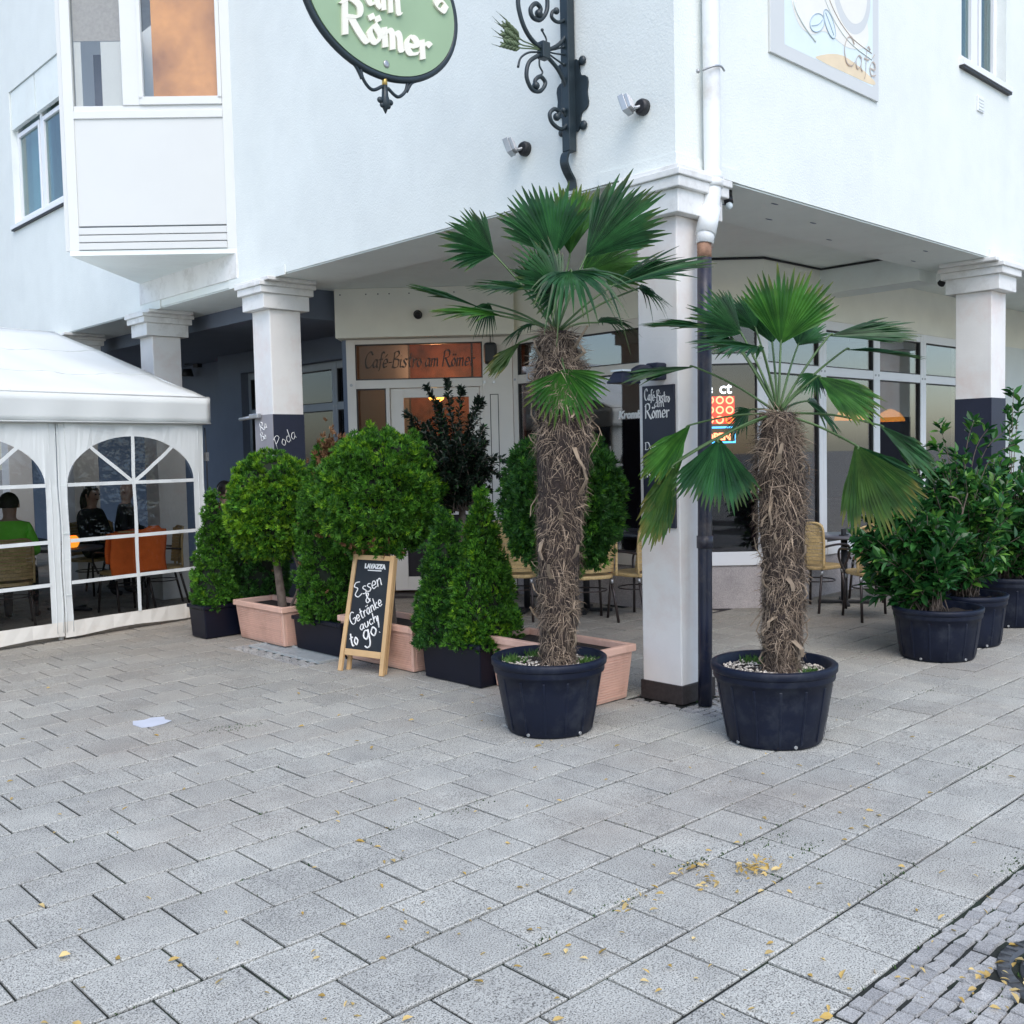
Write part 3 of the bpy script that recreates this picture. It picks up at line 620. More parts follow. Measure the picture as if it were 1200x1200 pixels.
# ---- arcade back walls and shopfront glazing
GDEP = .10
def glazing(p0, ud, nd_, length, mull, zs, zt, ztop, mat, glass, top_h=.10, rail=.10, jamb=.075, sillh=.14, parent=B):
    """shop windows between mullions; zs = sill bottom, zt = transom bottom; each bay is a part with frame bars and panes"""
    p0, ud, nd_ = V(p0), V(ud).normalized(), V(nd_).normalized(); up = V(0, 0, 1)
    def bar(m, u0, u1, a, b, d0, d1): m.pb(p0+ud*u0+up*a+nd_*d0, ud*(u1-u0), up*(b-a), nd_*(d1-d0))
    es = [0]+list(mull)+[length]
    for a, b in zip(es[:-1], es[1:]):
        m = MB(); bar(m, a+.001, a+jamb, zs, ztop, -.08, 0); bar(m, b-jamb, b-.001, zs, ztop, -.08, 0)
        bar(m, a+jamb, b-jamb, zs, zs+sillh, -.08, .012); bar(m, a+jamb, b-jamb, zt, zt+rail, -.08, -.006); bar(m, a+jamb, b-jamb, ztop-top_h, ztop, -.08, -.004)
        w = m.build('shop_window', mat, parent, bevel=.004)
        g = .012; k = MB()
        for (z0, z1) in ((zs+sillh, zt), (zt+rail, ztop-top_h)):
            bar(k, a+jamb, a+jamb+g, z0, z1, -.05, -.012); bar(k, b-jamb-g, b-jamb, z0, z1, -.05, -.012); bar(k, a+jamb+g, b-jamb-g, z0, z0+g, -.05, -.012); bar(k, a+jamb+g, b-jamb-g, z1-g, z1, -.05, -.012)
        k.build('gasket', MT['gasket'], w)
        k = MB(); bar(k, a+jamb+g, b-jamb-g, zs+sillh+g, zt-g, -.045, -.037); k.build('pane', glass, w)
        k = MB(); bar(k, a+jamb+g, b-jamb-g, zt+rail+g, ztop-top_h-g, -.045, -.037); k.build('transom_pane', glass, w)
        k = MB()
        for u in (a+jamb*.5, b-jamb*.5):
            for z in (zt+rail*.5,): k.tube([p0+ud*u+up*z, p0+ud*u+up*z+nd_*.006], .014, 8)
        k.build('cover_cap', MT['steel'], w)
A2X, AY = 8.258, 6.61; CH0, CH1 = V(A2X, AY, 0), V(9.09, 5.78, 0); S2 = 1/math.sqrt(2)
E0 = V(6.877, 10.023, 0); ED = V(S2, -S2, 0); EN = V(-S2, -S2, 0)
def wallp(name, p0, ud, L, z0, z1, nd_, th, mat): p0, ud, nd_ = V(p0), V(ud).normalized(), V(nd_); return MB().pb(p0+V(0, 0, z0)-nd_*th, ud*L, V(0, 0, z1-z0), nd_*th).build(name, mat, B)
# B side
glazing((9.09, 5.78, 0), (1, 0, 0), (0, -1, 0), 4.93, [1.17, 2.42, 3.66], .45, 2.44, 3.05, MT['frame_white'], MT['glass'])
wallp('back_wall', (9.09, 5.775, 0), (1, 0, 0), 9, 3.05, CE-.002, (0, -1, 0), .2, MT['backwall']); wallp('window_plinth', (9.10, 5.79, 0), (1, 0, 0), 9, 0, .449, (0, -1, 0), .2, MT['roughcast'])
wallp('back_wall', (14.03, 5.775, 0), (1, 0, 0), 10, .45, 3.05, (0, -1, 0), .2, MT['wall'])
# chamfer
CL = (CH1-CH0).length
glazing(CH0, ED, EN, CL, [], .45, 2.53, 3.05, MT['frame_white'], MT['glass_dark'])
wallp('back_wall', CH0+EN*.005, ED, CL, 3.05, CE-.002, EN, .2, MT['backwall']); wallp('window_plinth', CH0-EN*.01, ED, CL, 0, .449, EN, .2, MT['roughcast'])
# A2 side (between entrance and chamfer)
glazing((A2X, 8.642, 0), (0, -1, 0), (-1, 0, 0), 8.642-AY, [], .45, 2.47, 3.03, MT['frame'], MT['glass'])
wallp('back_wall', (A2X-.005, 8.642, 0), (0, -1, 0), 8.642-AY, 3.03, CE-.002, (-1, 0, 0), .2, MT['backwall']); wallp('window_plinth', (A2X+.01, 8.642, 0), (0, -1, 0), 8.642-AY, 0, .449, (-1, 0, 0), .2, MT['roughcast'])
# entrance
def ebar(m, u0, u1, a, b, d0, d1): m.pb(E0+ED*u0+V(0, 0, a)+EN*d0, ED*(u1-u0), V(0, 0, b-a), EN*(d1-d0))
EL = (V(A2X, 8.642, 0)-E0).length
m = MB(); ebar(m, -.09, EL+.03, 3.035, CE-.002, -.2, .16); fas = m.build('fascia', MT['backwall'], B, bevel=.006)
m = MB()
for u in (-.02, .28, .42, .55, .78, 1.3): m.tube([E0+ED*u+V(0, 0, 3.53)+EN*.16, E0+ED*u+V(0, 0, 3.53)+EN*.164], .008, 6)
m.build('screw_hole', MT['gasket'], fas)
m = MB(); ebar(m, 0, .105, .03, 3.03, -.1, 0); ebar(m, 1.60, EL-.002, .03, 3.03, -.1, 0); ebar(m, .105, 1.60, 2.975, 3.03, -.1, 0); ebar(m, .105, 1.60, 2.455, 2.555, -.1, .004); ebar(m, .105, .46, .03, .18, -.1, 0); ebar(m, .455, .50, .18, 2.455, -.1, .004); ebar(m, 1.565, 1.60, .03, 2.455, -.1, .004)
ent = m.build('entrance', MT['frame'], B, bevel=.004)
m = MB(); ebar(m, .12, 1.585, 2.57, 2.96, -.05, -.04); ebar(m, .12, .445, .195, 2.44, -.05, -.04); m.build('side_pane', MT['glass_warm'], ent)
g = MB()
for (u0, u1, z0, z1) in ((.105, 1.60, 2.555, 2.975), (.105, .455, .18, 2.455)): ebar(g, u0, u0+.014, z0, z1, -.04, -.01); ebar(g, u1-.014, u1, z0, z1, -.04, -.01); ebar(g, u0+.014, u1-.014, z0, z0+.014, -.04, -.01); ebar(g, u0+.014, u1-.014, z1-.014, z1, -.04, -.01)
for (u0, u1, z0, z1) in ((1.68, 1.78, 2.62, 2.75), (1.68, 1.78, .9, 2.36)): ebar(g, u0, u0+.008, z0, z1, .0, .003); ebar(g, u1-.008, u1, z0, z1, .0, .003); ebar(g, u0+.008, u1-.008, z0, z0+.008, 0, .003); ebar(g, u0+.008, u1-.008, z1-.008, z1, 0, .003)
g.build('gasket', MT['gasket'], ent)
m = MB(); ebar(m, .505, .66, .06, 2.45, -.09, -.02); ebar(m, 1.43, 1.56, .06, 2.45, -.09, -.02); ebar(m, .66, 1.43, .06, .22, -.09, -.02); ebar(m, .66, 1.43, .95, 1.05, -.09, -.02); ebar(m, .66, 1.43, 2.34, 2.45, -.09, -.02)
door = m.build('door', MT['frame'], B, bevel=.004)
m = MB(); ebar(m, .66, 1.43, 1.05, 2.34, -.06, -.05); m.build('pane', MT['glass_warm'], door)
m = MB(); ebar(m, .66, 1.43, .22, .95, -.06, -.05); m.build('lower_panel', MT['interior'], door)
m = MB(); m.tube([E0+ED*1.50+V(0, 0, z)+EN*.03 for z in (1.0, 1.35)], .012, 8); m.build('handle', MT['steel'], door)
m = MB(); ebar(m, -.02, EL, .002, .03, -.12, .25); m.build('door_step', MT['plinth'], B)
m = MB()
for u, z in ((.05, 2.5), (1.62, 2.5), (1.73, 2.5)): m.tube([E0+ED*u+V(0, 0, z), E0+ED*u+V(0, 0, z)+EN*.009], .018, 8)
m.build('cover_cap', MT['steel'], ent)
m = MB(); pen_text(m, 'Café-Bistro am Römer', .19, E0+ED*.20+V(0, 0, 2.70)+EN*-.032, ED, (0, 0, 1), .022, 40, .004, slant=.28, fit=1.30); m.build('lettering', MT['gasket'], ent)
m = MB(); m.tube([E0+ED*(.6)+V(0, 0, 3.0)+EN*.155, E0+ED*.6+V(0, 0, 2.96)+EN*.155], .004, 4)
# vestibule side wall, shaded A3 wall and its windows
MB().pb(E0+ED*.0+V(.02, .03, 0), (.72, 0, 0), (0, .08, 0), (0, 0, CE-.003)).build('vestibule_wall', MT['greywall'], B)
A3 = 7.60
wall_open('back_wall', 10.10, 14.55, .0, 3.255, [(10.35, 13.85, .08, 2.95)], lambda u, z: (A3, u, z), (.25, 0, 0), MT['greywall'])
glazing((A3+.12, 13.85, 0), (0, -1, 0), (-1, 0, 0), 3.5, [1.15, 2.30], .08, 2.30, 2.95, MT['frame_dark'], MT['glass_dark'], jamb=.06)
MB().box(A3+.30, A3+.36, 10.2, 14.4, 0, 3.2).build('rear_room_wall', MT['interior'], B)  # dark backing sheet close behind the windows, standing in for the unlit room
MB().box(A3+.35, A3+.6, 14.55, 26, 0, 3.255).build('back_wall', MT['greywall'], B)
# dark rooms behind the glass
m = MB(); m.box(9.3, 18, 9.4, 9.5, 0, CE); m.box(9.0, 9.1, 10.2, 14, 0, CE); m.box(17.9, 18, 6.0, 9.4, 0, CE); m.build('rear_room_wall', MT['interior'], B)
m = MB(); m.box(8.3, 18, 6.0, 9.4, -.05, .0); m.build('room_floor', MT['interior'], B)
m = MB(); m.pb(E0-EN*1.7+ED*.03, ED*2.6, V(0, 0, 3.4), EN*.06); m.pb(E0-EN*1.64+ED*.03, EN*1.5, V(0, 0, 3.4), ED*.06); m.build('entrance_lobby', MT['wood_warm'], B)
m = MB(); m.pb(E0-EN*1.7+ED*.03+V(0, 0, 3.3), ED*2.6, EN*1.5, V(0, 0, .05)); m.build('lobby_ceiling', MT['wood_warm'], B)
m = MB(); m.ball(E0+ED*.98-EN*.7+V(0, 0, 2.38), (.10, .10, .06)); m.build('lobby_lamp', MT['lamp_warm'], B)
ll = D.lights.new('lobby_lamp_light', 'POINT'); ll.energy = 9; ll.color = (1., .62, .34); ll.shadow_soft_size = .15
lo = D.objects.new('lobby_lamp_light', ll); link(lo); lo.location = E0+ED*.98-EN*.75+V(0, 0, 2.75)
m = MB(); m.box(9.3, 16, 6.25, 6.45, .45, 1.02); m.box(9.3, 16, 6.45, 6.9, .3, .55); tag(m.build('upholstered_bench', MT['bench']), 'long maroon leather bench inside along the right-hand shop windows', 'bench')
m = MB(); c0 = CH0-EN*.35; m.pb(c0+ED*-.1+V(0, 0, .3), ED*1.2, V(0, 0, .74), EN*-.15); tag(m.build('upholstered_bench', MT['bench']), 'maroon leather bench back behind the neon sign window', 'bench')
# cable along the ceiling, small hooks
m = MB(); m.tube([CH0+EN*.02+V(0, 0, 3.585), CH1+EN*.02+V(0, 0, 3.585), (10.17, 5.75, 3.585), (10.17, 4.70, 3.585)], .012, 6); m.build('ceiling_cable', MT['black'], B)
m = MB()
for (x, y) in ((6.6, 4.1), (6.3, 4.35), (7.0, 4.4), (7.4, 4.25), (8.1, 4.5), (9.3, 4.2), (9.7, 4.5)): m.ball((x, y, ZS-.012), (.05, .012, .004), 8, 4)
m.build('flaking_patch', MT['greywall'], B)
# ------------------------------------------------------------------ palms in round tubs
def round_pot(name, label, c, r0, r1, h, group, fill='gravel', cat='pot', seed=1, cut=None):
    rng = np.random.default_rng(seed)
    t = thing(name, label, cat, (c[0], c[1], 0), 0, group)
    m = MB(); k = r1-r0
    prof = [(.0, .004), (r0-.012, .002), (r0, .015)]+[(r0+k*f*.86, h*f) for f in (.3, .6, .80)]+[(r0+k*.82, h*.81), (r0+k*.86, h*.83), (r0+k*.87, h*.905)]
    m.lathe(prof, (c[0], c[1], 0), 48); m.build('tub', MT['pot'], t)
    m = MB(); m.lathe([(r1-.034, h*.90), (r1-.008, h*.895), (r1, h*.915), (r1+.002, h*.985), (r1-.006, h), (r1-.03, h), (r1-.036, h*.985), (r1-.05, h*.72)], (c[0], c[1], 0), 48); m.build('rim', MT['pot'], t)
    m = MB()                                       # moulded vertical panels
    for i in range(14):
        a = 2*math.pi*(i+.5)/14; ca, sa = math.cos(a), math.sin(a); ta = V(-sa, ca, 0)
        def P(f, o): rr = r0+k*f*.86+o*.45; return V(c[0]+rr*ca, c[1]+rr*sa, h*f)
        w0, w1 = .007, .009
        m.add([P(.06, .001)-ta*w0, P(.06, .001)+ta*w0, P(.76, .001)+ta*w1, P(.76, .001)-ta*w1, P(.07, .007)-ta*w0*.5, P(.07, .007)+ta*w0*.5, P(.75, .007)+ta*w1*.5, P(.75, .007)-ta*w1*.5],
              [(4, 5, 6, 7), (0, 1, 5, 4), (1, 2, 6, 5), (2, 3, 7, 6), (3, 0, 4, 7)])
    m.build('rib', MT['pot'], t, kind='stuff')
    m = MB()
    for i in range(5):
        a = 2*math.pi*i/5+.4+seed; m.tube([(c[0]+(r0-.01)*math.cos(a), c[1]+(r0-.01)*math.sin(a), .022), (c[0]+(r0+.006)*math.cos(a), c[1]+(r0+.006)*math.sin(a), .022)], .010, 8)
    m.build('drain_spigot', MT['steel'], t, kind='stuff')
    m = MB(); zt = h*.86; N = 40; vs = [(c[0], c[1], zt+.02)]
    for rr in (.4, .75, 1.):
        for i in range(N): a = 2*math.pi*i/N; vs.append((c[0]+rr*(r1-.04)*math.cos(a), c[1]+rr*(r1-.04)*math.sin(a), zt+rng.normal(0, .008)+(1-rr)*.015))
    fs = [(0, 1+i, 1+(i+1) % N) for i in range(N)]+[(1+j*N+i, 1+(j+1)*N+i, 1+(j+1)*N+(i+1) % N, 1+j*N+(i+1) % N) for j in range(2) for i in range(N)]
    m.add(vs, fs, 0, True); m.build('soil', MT['soil'], t)
    if fill == 'gravel':
        n = 620; a = rng.uniform(0, 2*math.pi, n); rr = (r1-.05)*np.sqrt(rng.uniform(.05, 1, n)); base = np.stack([c[0]+rr*np.cos(a), c[1]+rr*np.sin(a), np.full(n, zt+.012)], 1)
        oc = np.array([(1, 0, 0), (-1, 0, 0), (0, 1, 0), (0, -1, 0), (0, 0, 1), (0, 0, -1)], float); of = np.array([(0, 2, 4), (2, 1, 4), (1, 3, 4), (3, 0, 4), (2, 0, 5), (1, 2, 5), (3, 1, 5), (0, 3, 5)])
        sz = rng.uniform(.006, .013, (n, 1, 1))*np.stack([rng.uniform(.8, 1.5, n), rng.uniform(.7, 1.2, n), rng.uniform(.5, .9, n)], 1)[:, None, :]
        vv = base[:, None, :]+oc[None]*sz+rng.normal(0, .0015, (n, 6, 3)); np_obj('gravel_topping', vv.reshape(-1, 3), (of[None]+np.arange(n)[:, None, None]*6).reshape(-1, 3), MT['pebble'], t, kind='stuff')
        n = 420; cl = rng.choice(3, n); ca = rng.uniform(0, 6.28, 3); pos = np.stack([c[0]+(r1-.11)*np.cos(ca[cl]), c[1]+(r1-.11)*np.sin(ca[cl])], 1)+rng.normal(0, .035, (n, 2))
        tufts('weed_tuft', np.c_[pos, np.full(n, zt+.01)], .05, MT['weed'], t, rng)
    return t
def tufts(name, pos, hgt, mat, parent, rng, wid=.004, spread=.6):
    n = len(pos); d = np.stack([rng.normal(0, spread, n), rng.normal(0, spread, n), np.ones(n)], 1); d = unit(d)*(hgt*rng.uniform(.5, 1.1, (n, 1)))
    sd = unit(np.cross(d, rng.normal(0, 1, (n, 3))))*wid
    v = np.stack([pos-sd, pos+sd, pos+d*.6+sd*.7+[0, 0, .003], pos+d, ], 1)
    return np_obj(name, v.reshape(-1, 3), (np.arange(n)[:, None]*4+np.array([0, 1, 2, 3])), mat, parent, kind='stuff')
def blades(base, dirs, length, width, nrm, droop, rng, gvec=np.array([0, 0, -1.])):
    """curved tapering strips: base, dirs (n,3) -> verts/faces; three cross sections each"""
    n = len(base); s = unit(np.cross(dirs, nrm)); vs = []
    for f, w in ((0, .8), (.4, 1.), (.75, .7), (1., .08)):
        p = base+dirs*(length*f)[:, None]+gvec*(droop*f*f)[:, None]; vs += [p-s*(width*w*.5)[:, None], p+s*(width*w*.5)[:, None]]
    v = np.stack(vs, 1).reshape(-1, 3); f = np.array([(0, 1, 3, 2), (2, 3, 5, 4), (4, 5, 7, 6)])
    return v, (f[None]+np.arange(n)[:, None, None]*8).reshape(-1, 4)
def frond(parent, root, hub, tip, nrm, spread, mat, seed, width=1., droop=.10, cup=.12, nseg=25, split=.62, ragged=.06, stalk_r=.0078, short=.35):
    """a fan leaf: stalk from root to hub, pleated segments fanned round the hub-to-tip axis in the plane with normal nrm"""
    rng = np.random.default_rng(seed); root, hub, tip, nrm = (np.array(x, float) for x in (root, hub, tip, nrm))
    a = tip-hub; L = np.linalg.norm(a); a /= L; L *= 1.02; nrm = unit(nrm-a*(nrm@a)); b = np.cross(a, nrm)
    th = np.linspace(-1, 1, nseg); sp = rad(spread); ang = th*sp; dth = 2*sp/(nseg-1)
    ts = np.array([.02, .22, .42, .60, .76, .90, 1.0]); V_, F_, T_ = [], [], []
    for i in range(nseg):
        d = math.cos(ang[i])*a+math.sin(ang[i])*b*width+nrm*cup*abs(math.sin(ang[i])); d = unit(d); lat = unit(np.cross(nrm, d))
        Ls = L*(1-short*abs(th[i])**2.2)*(1+rng.normal(0, ragged)); wmax = L*.064*width**.5; spl = split*(1+rng.normal(0, .08)); dr = droop*L*(1+rng.normal(0, .35)); side = rng.normal(0, .018)*L
        kink = rng.uniform(0, 1) < .22
        for t in ts:
            r = t*Ls; hw = min(r*dth*.52+.001, wmax*.5) if t <= spl else wmax*.5*max(.10, 1-((t-spl)/(1-spl))**2.2)
            hw = max(hw, .0012); ex = max(0, t-.35)
            p = hub+d*r-nrm*dr*.35*ex**2+np.array([0, 0, -1.])*dr*ex**2*(1.9 if kink and t > .7 else 1.)+lat*side*ex**2
            pl = .62*hw*(1 if t < spl else .7)
            V_ += [p-lat*hw+nrm*pl, p-nrm*pl*.3, p+lat*hw+nrm*pl]; T_ += [t*rng.uniform(.75, 1.05)]*3
        o = i*len(ts)*3
        for k in range(len(ts)-1):
            q = o+k*3; F_ += [(q, q+1, q+4, q+3), (q+1, q+2, q+5, q+4)]
    o = np_obj('frond', V_, F_, MT[mat], parent, tip=T_)
    m = MB(); mid = (root+hub)/2+np.array([0, 0, .04*np.linalg.norm(hub-root)]); P = smooth_curve([root, mid, hub, hub+a*L*.06], 5); m.tube(P, list(np.linspace(stalk_r, stalk_r*.62, len(P))), 6)
    m.build('leaf_stalk', MT['petiole'], o)
    return o
def palm_trunk(t, pts, radii, seed, nf, flare=.05):
    """fibrous trunk: bumpy core, thousands of hanging fibre strips, old leaf bases"""
    rng = np.random.default_rng(seed); C_ = np.array(smooth_curve(pts, 8)); R_ = np.interp(np.linspace(0, 1, len(C_)), np.linspace(0, 1, len(radii)), radii)
    n = 22; vs = []; fs = []
    for i, (p, r) in enumerate(zip(C_, R_)):
        for k in range(n):
            a = 2*math.pi*k/n; rr = r*(1+rng.normal(0, .05)); vs.append((p[0]+rr*math.cos(a), p[1]+rr*math.sin(a), p[2]))
    for i in range(len(C_)-1):
        for k in range(n): fs.append((i*n+k, i*n+(k+1) % n, (i+1)*n+(k+1) % n, (i+1)*n+k))
    tr = np_obj('trunk', vs, fs, MT['fibre_trunk'], t, smooth=True)
    u = rng.uniform(0, 1, nf); k = u*(len(C_)-1); i0 = np.clip(k.astype(int), 0, len(C_)-2); f = (k-i0)[:, None]
    p = C_[i0]*(1-f)+C_[i0+1]*f; r = R_[i0]*(1-f[:, 0])+R_[i0+1]*f[:, 0]; a = rng.uniform(0, 2*math.pi, nf); rd = np.stack([np.cos(a), np.sin(a), np.zeros(nf)], 1); tg = np.stack([-np.sin(a), np.cos(a), np.zeros(nf)], 1)
    band = .5+.5*np.sin(u*46+np.sin(a*2)*.9); shag = np.clip((u-.45)*3, 0, 1)*.9+band*.55
    swirl = np.sin(u*31+a*1.5)[:, None]*.45+rng.normal(0, .5, (nf, 1))
    d = unit(rd*(rng.uniform(.02, .34, (nf, 1))*(.5+shag)[:, None])+tg*swirl+np.array([0, 0, 1])*(rng.normal(-.15, .75, (nf, 1))))
    v, fc = blades(p+rd*(r*rng.uniform(.96, 1.07, nf))[:, None], d, rng.uniform(.030, .085, nf)*(.75+.5*shag), rng.uniform(.0014, .0046, nf), rd, rng.uniform(0, .05, nf), rng)
    np_obj('fibres', v, fc, MT['fibre'], tr, kind='stuff')
    ns = 46                                        # leaf bases left on the trunk
    for j in range(ns):
        u = (j+.5)/ns*.9+.04; k = u*(len(C_)-1); i0 = int(k); p = C_[i0]; r = R_[i0]; a = j*2.399+rng.normal(0, .25); rd = np.array([math.cos(a), math.sin(a), 0]); tg = np.array([-math.sin(a), math.cos(a), 0])
        L = rng.uniform(.05, .12); up = rng.uniform(.5, 1.3)*(1 if rng.uniform() < .75 else -1); b0 = p+rd*r*.95; b1 = b0+rd*L*.42+np.array([0, 0, L*.6*up])+tg*rng.normal(0, .02); b2 = b1+np.array([0, 0, L*.55*up])+rd*rng.normal(.0, .015)+tg*rng.normal(0, .02)
        w = rng.uniform(.006, .013); th = rd*.005; q = []
        for pt, ww in ((b0, w*1.5), (b1, w), (b2, w*.75)): q += [pt-tg*ww, pt+tg*ww, pt+tg*ww+th, pt-tg*ww+th]
        ff = [(0, 1, 5, 4), (1, 2, 6, 5), (2, 3, 7, 6), (3, 0, 4, 7), (4, 5, 9, 8), (5, 6, 10, 9), (6, 7, 11, 10), (7, 4, 8, 11), (8, 9, 10, 11), (3, 2, 1, 0)]
        np_obj('leaf_base', q, ff, MT['stub'], tr)
    return tr, C_
# tub and palm nearer the A-board
PA = (4.285, 4.225); dA = (np.array([PA[0], PA[1], 0])-EYEP)@FW; GP = 'potted fan palms before the corner pillar'
round_pot('palm_tub', 'round black plastic tub holding the taller palm, nearer the A-board', PA, .255, .345, .445, 'round black tubs on the paving', seed=3)
pa = thing('fan_palm', 'taller fan palm with thick shaggy trunk in the left round tub', 'palm', (PA[0], PA[1], .40), 0, GP)
trk, CA = palm_trunk(pa, [(PA[0]+.035, PA[1]-.035, .37), (PA[0]+.045, PA[1]-.045, .75), (PA[0]+.05, PA[1]-.06, 1.2), (PA[0]+.075, PA[1]-.09, 1.75), (PA[0]+.06, PA[1]-.075, 2.1), (PA[0]+.05, PA[1]-.065, 2.36)], [.095, .112, .128, .160, .145, .085], 11, 9000)
# (hub px, d), (tip px, d), normal (toward camera, up), spread, options ; read off the photograph, d = metres behind the trunk axis
CAMV = -FW; UPV = np.array([0, 0, 1.]); RTV = RT
def fr(t, d0, root_px, lst, mat0, seed0, root_top):
    for i, e in enumerate(lst):
        hx, hy, dh, tx, ty, dt, nc, nu, sp = e[:9]; kw = dict(e[9]) if len(e) > 9 else {}
        hub = at(hx, hy, d0+dh); tip = at(tx, ty, d0+dt); rt_ = np.array(root_top)+np.array([0, 0, kw.pop('rz', 0.)])+(hub-np.array(root_top))*.05
        nr = CAMV*nc+UPV*nu+RTV*kw.pop('nr', 0.)
        frond(t, rt_, hub, tip, nr, sp, kw.pop('mat', mat0), seed0+i, **kw)
FA = [
 (579, 298, -.05, 519, 262, -.20, 1, .35, 52, dict(short=.25)),
 (650, 302, .18, 625, 214, .25, 1, .25, 50, dict(short=.25)),
 (668, 298, .30, 668, 214, .45, 1, .2, 30, dict(mat='frond_light')),
 (686, 302, -.05, 765, 222, -.12, 1, .25, 38, dict(short=.2, nr=-.3)),
 (682, 322, .22, 755, 290, .30, 1, .4, 50, dict(mat='frond_light', short=.3)),
 (716, 336, -.10, 828, 300, -.15, .42, 1, 50, dict(width=.8, short=.2)),
 (657, 340, -.25, 600, 300, -.42, 1, .55, 75, dict(short=.3)),
 (640, 345, -.2, 622, 292, -.25, .9, .5, 50, {}),
 (668, 318, -.28, 700, 345, -.62, .5, 1, 72, dict(droop=.55, split=.35)),
 (621, 340, -.05, 553, 332, -.10, .35, 1, 58, dict(droop=.16, short=.25)),
 (591, 371, -.12, 505, 361, -.22, .30, 1, 44, dict(mat='frond_light', droop=.14)),
 (566, 362, .10, 478, 333, .10, .25, 1, 20, dict(droop=.05, mat='frond')),
 (574, 356, .12, 556, 385, .16, 1, .1, 55, dict(droop=.5, split=.3, nseg=16)),
 (610, 401, -.10, 571, 436, -.16, .8, -.4, 15, dict(droop=.12, mat='frond_old')),
 (661, 433, -.30, 672, 497, -.30, 1, .15, 76, dict(mat='frond_light', droop=.02, cup=-.12, short=.22)),
 (748, 338, .12, 786, 352, .15, .6, 1, 70, dict(droop=.5, split=.3, nseg=22)),
 (700, 378, .25, 745, 374, .35, .4, 1, 52, dict(droop=.35, nseg=26)),
 (628, 380, .25, 590, 392, .35, .4, 1, 55, dict(droop=.4, nseg=26)),
]
fr(pa, dA, None, FA, 'frond', 100, CA[-1])
# tub and palm on the right
PB = (4.985, 3.125); dB = (np.array([PB[0], PB[1], 0])-EYEP)@FW
round_pot('palm_tub', 'round black plastic tub holding the shorter palm, right of the corner pillar', PB, .265, .35, .445, 'round black tubs on the paving', seed=5)
pb_ = thing('fan_palm', 'shorter fan palm with drooping leaves in the right round tub', 'palm', (PB[0], PB[1], .40), 0, GP)
trk, CB = palm_trunk(pb_, [(PB[0]+.025, PB[1]-.035, .37), (PB[0]+.03, PB[1]-.04, .62), (PB[0]+.035, PB[1]-.045, .9), (PB[0]+.03, PB[1]-.04, 1.25), (PB[0]+.025, PB[1]-.035, 1.6), (PB[0]+.02, PB[1]-.03, 1.85)], [.092, .105, .112, .122, .118, .075], 12, 8000)
FB = [
 (915, 403, -.05, 930, 320, -.05, 1, .15, 50, dict(mat='frond_light', short=.12, droop=.04)),
 (869, 391, .02, 812, 352, -.05, 1, .5, 46, dict(short=.25)),
 (850, 386, .05, 758, 378, .05, .28, 1, 30, dict(droop=.08)),
 (893, 407, -.2, 824, 404, -.40, .30, 1, 46, dict(droop=.16)),
 (971, 394, -.05, 1070, 388, -.10, .55, 1, 30, dict(short=.2, droop=.05)),
 (990, 410, .12, 1076, 416, .2, .25, 1, 24, dict(droop=.06)),
 (958, 441, -.15, 1026, 486, -.30, .9, .5, 28, dict(mat='frond_light', droop=.06, short=.3)),
 (955, 438, -.1, 945, 462, -.15, 1, .3, 62, dict(droop=.2, nseg=18)),
 (1030, 498, .05, 1096, 552, .05, .7, .6, 20, dict(droop=.06)),
 (1002, 521, -.25, 1048, 615, -.35, 1, .1, 36, dict(mat='frond_old', droop=.03, cup=-.1, short=.12)),
 (1003, 522, -.2, 1078, 590, -.15, 1, .2, 22, dict(droop=.08)),
 (843, 514, -.30, 838, 597, -.40, 1, .15, 44, dict(droop=.02, cup=-.12, short=.15)),
 (809, 498, .0, 757, 560, -.05, .9, .3, 20, dict(mat='frond_light', droop=.08)),
 (792, 543, -.15, 761, 636, -.2, .9, .2, 15, dict(mat='frond_old', droop=.04)),
 (801, 535, -.05, 752, 612, -.02, .8, .2, 13, dict(mat='frond_old', droop=.1, nseg=16)),
 (814, 430, .1, 731, 442, .12, .45, .9, 17, dict(droop=.1)),
 (945, 470, .12, 985, 500, .2, .5, .9, 60, dict(droop=.3, nseg=20)),
 (880, 480, .12, 850, 505, .2, .6, .8, 55, dict(droop=.3, nseg=20)),
 (886, 386, .22, 855, 348, .30, 1, .3, 46, dict(nseg=22)),
 (905, 402, .28, 893, 350, .38, .9, .3, 44, dict(nseg=22)),
 (935, 405, .25, 955, 372, .35, .8, .5, 50, dict(nseg=22)),
 (868, 408, .05, 822, 392, -.02, .6, .9, 50, dict(droop=.2)),
 (950, 452, .2, 1000, 452, .3, .5, .9, 50, dict(droop=.3)),
]
fr(pb_, dB, None, FB, 'frond', 300, CB[-1])
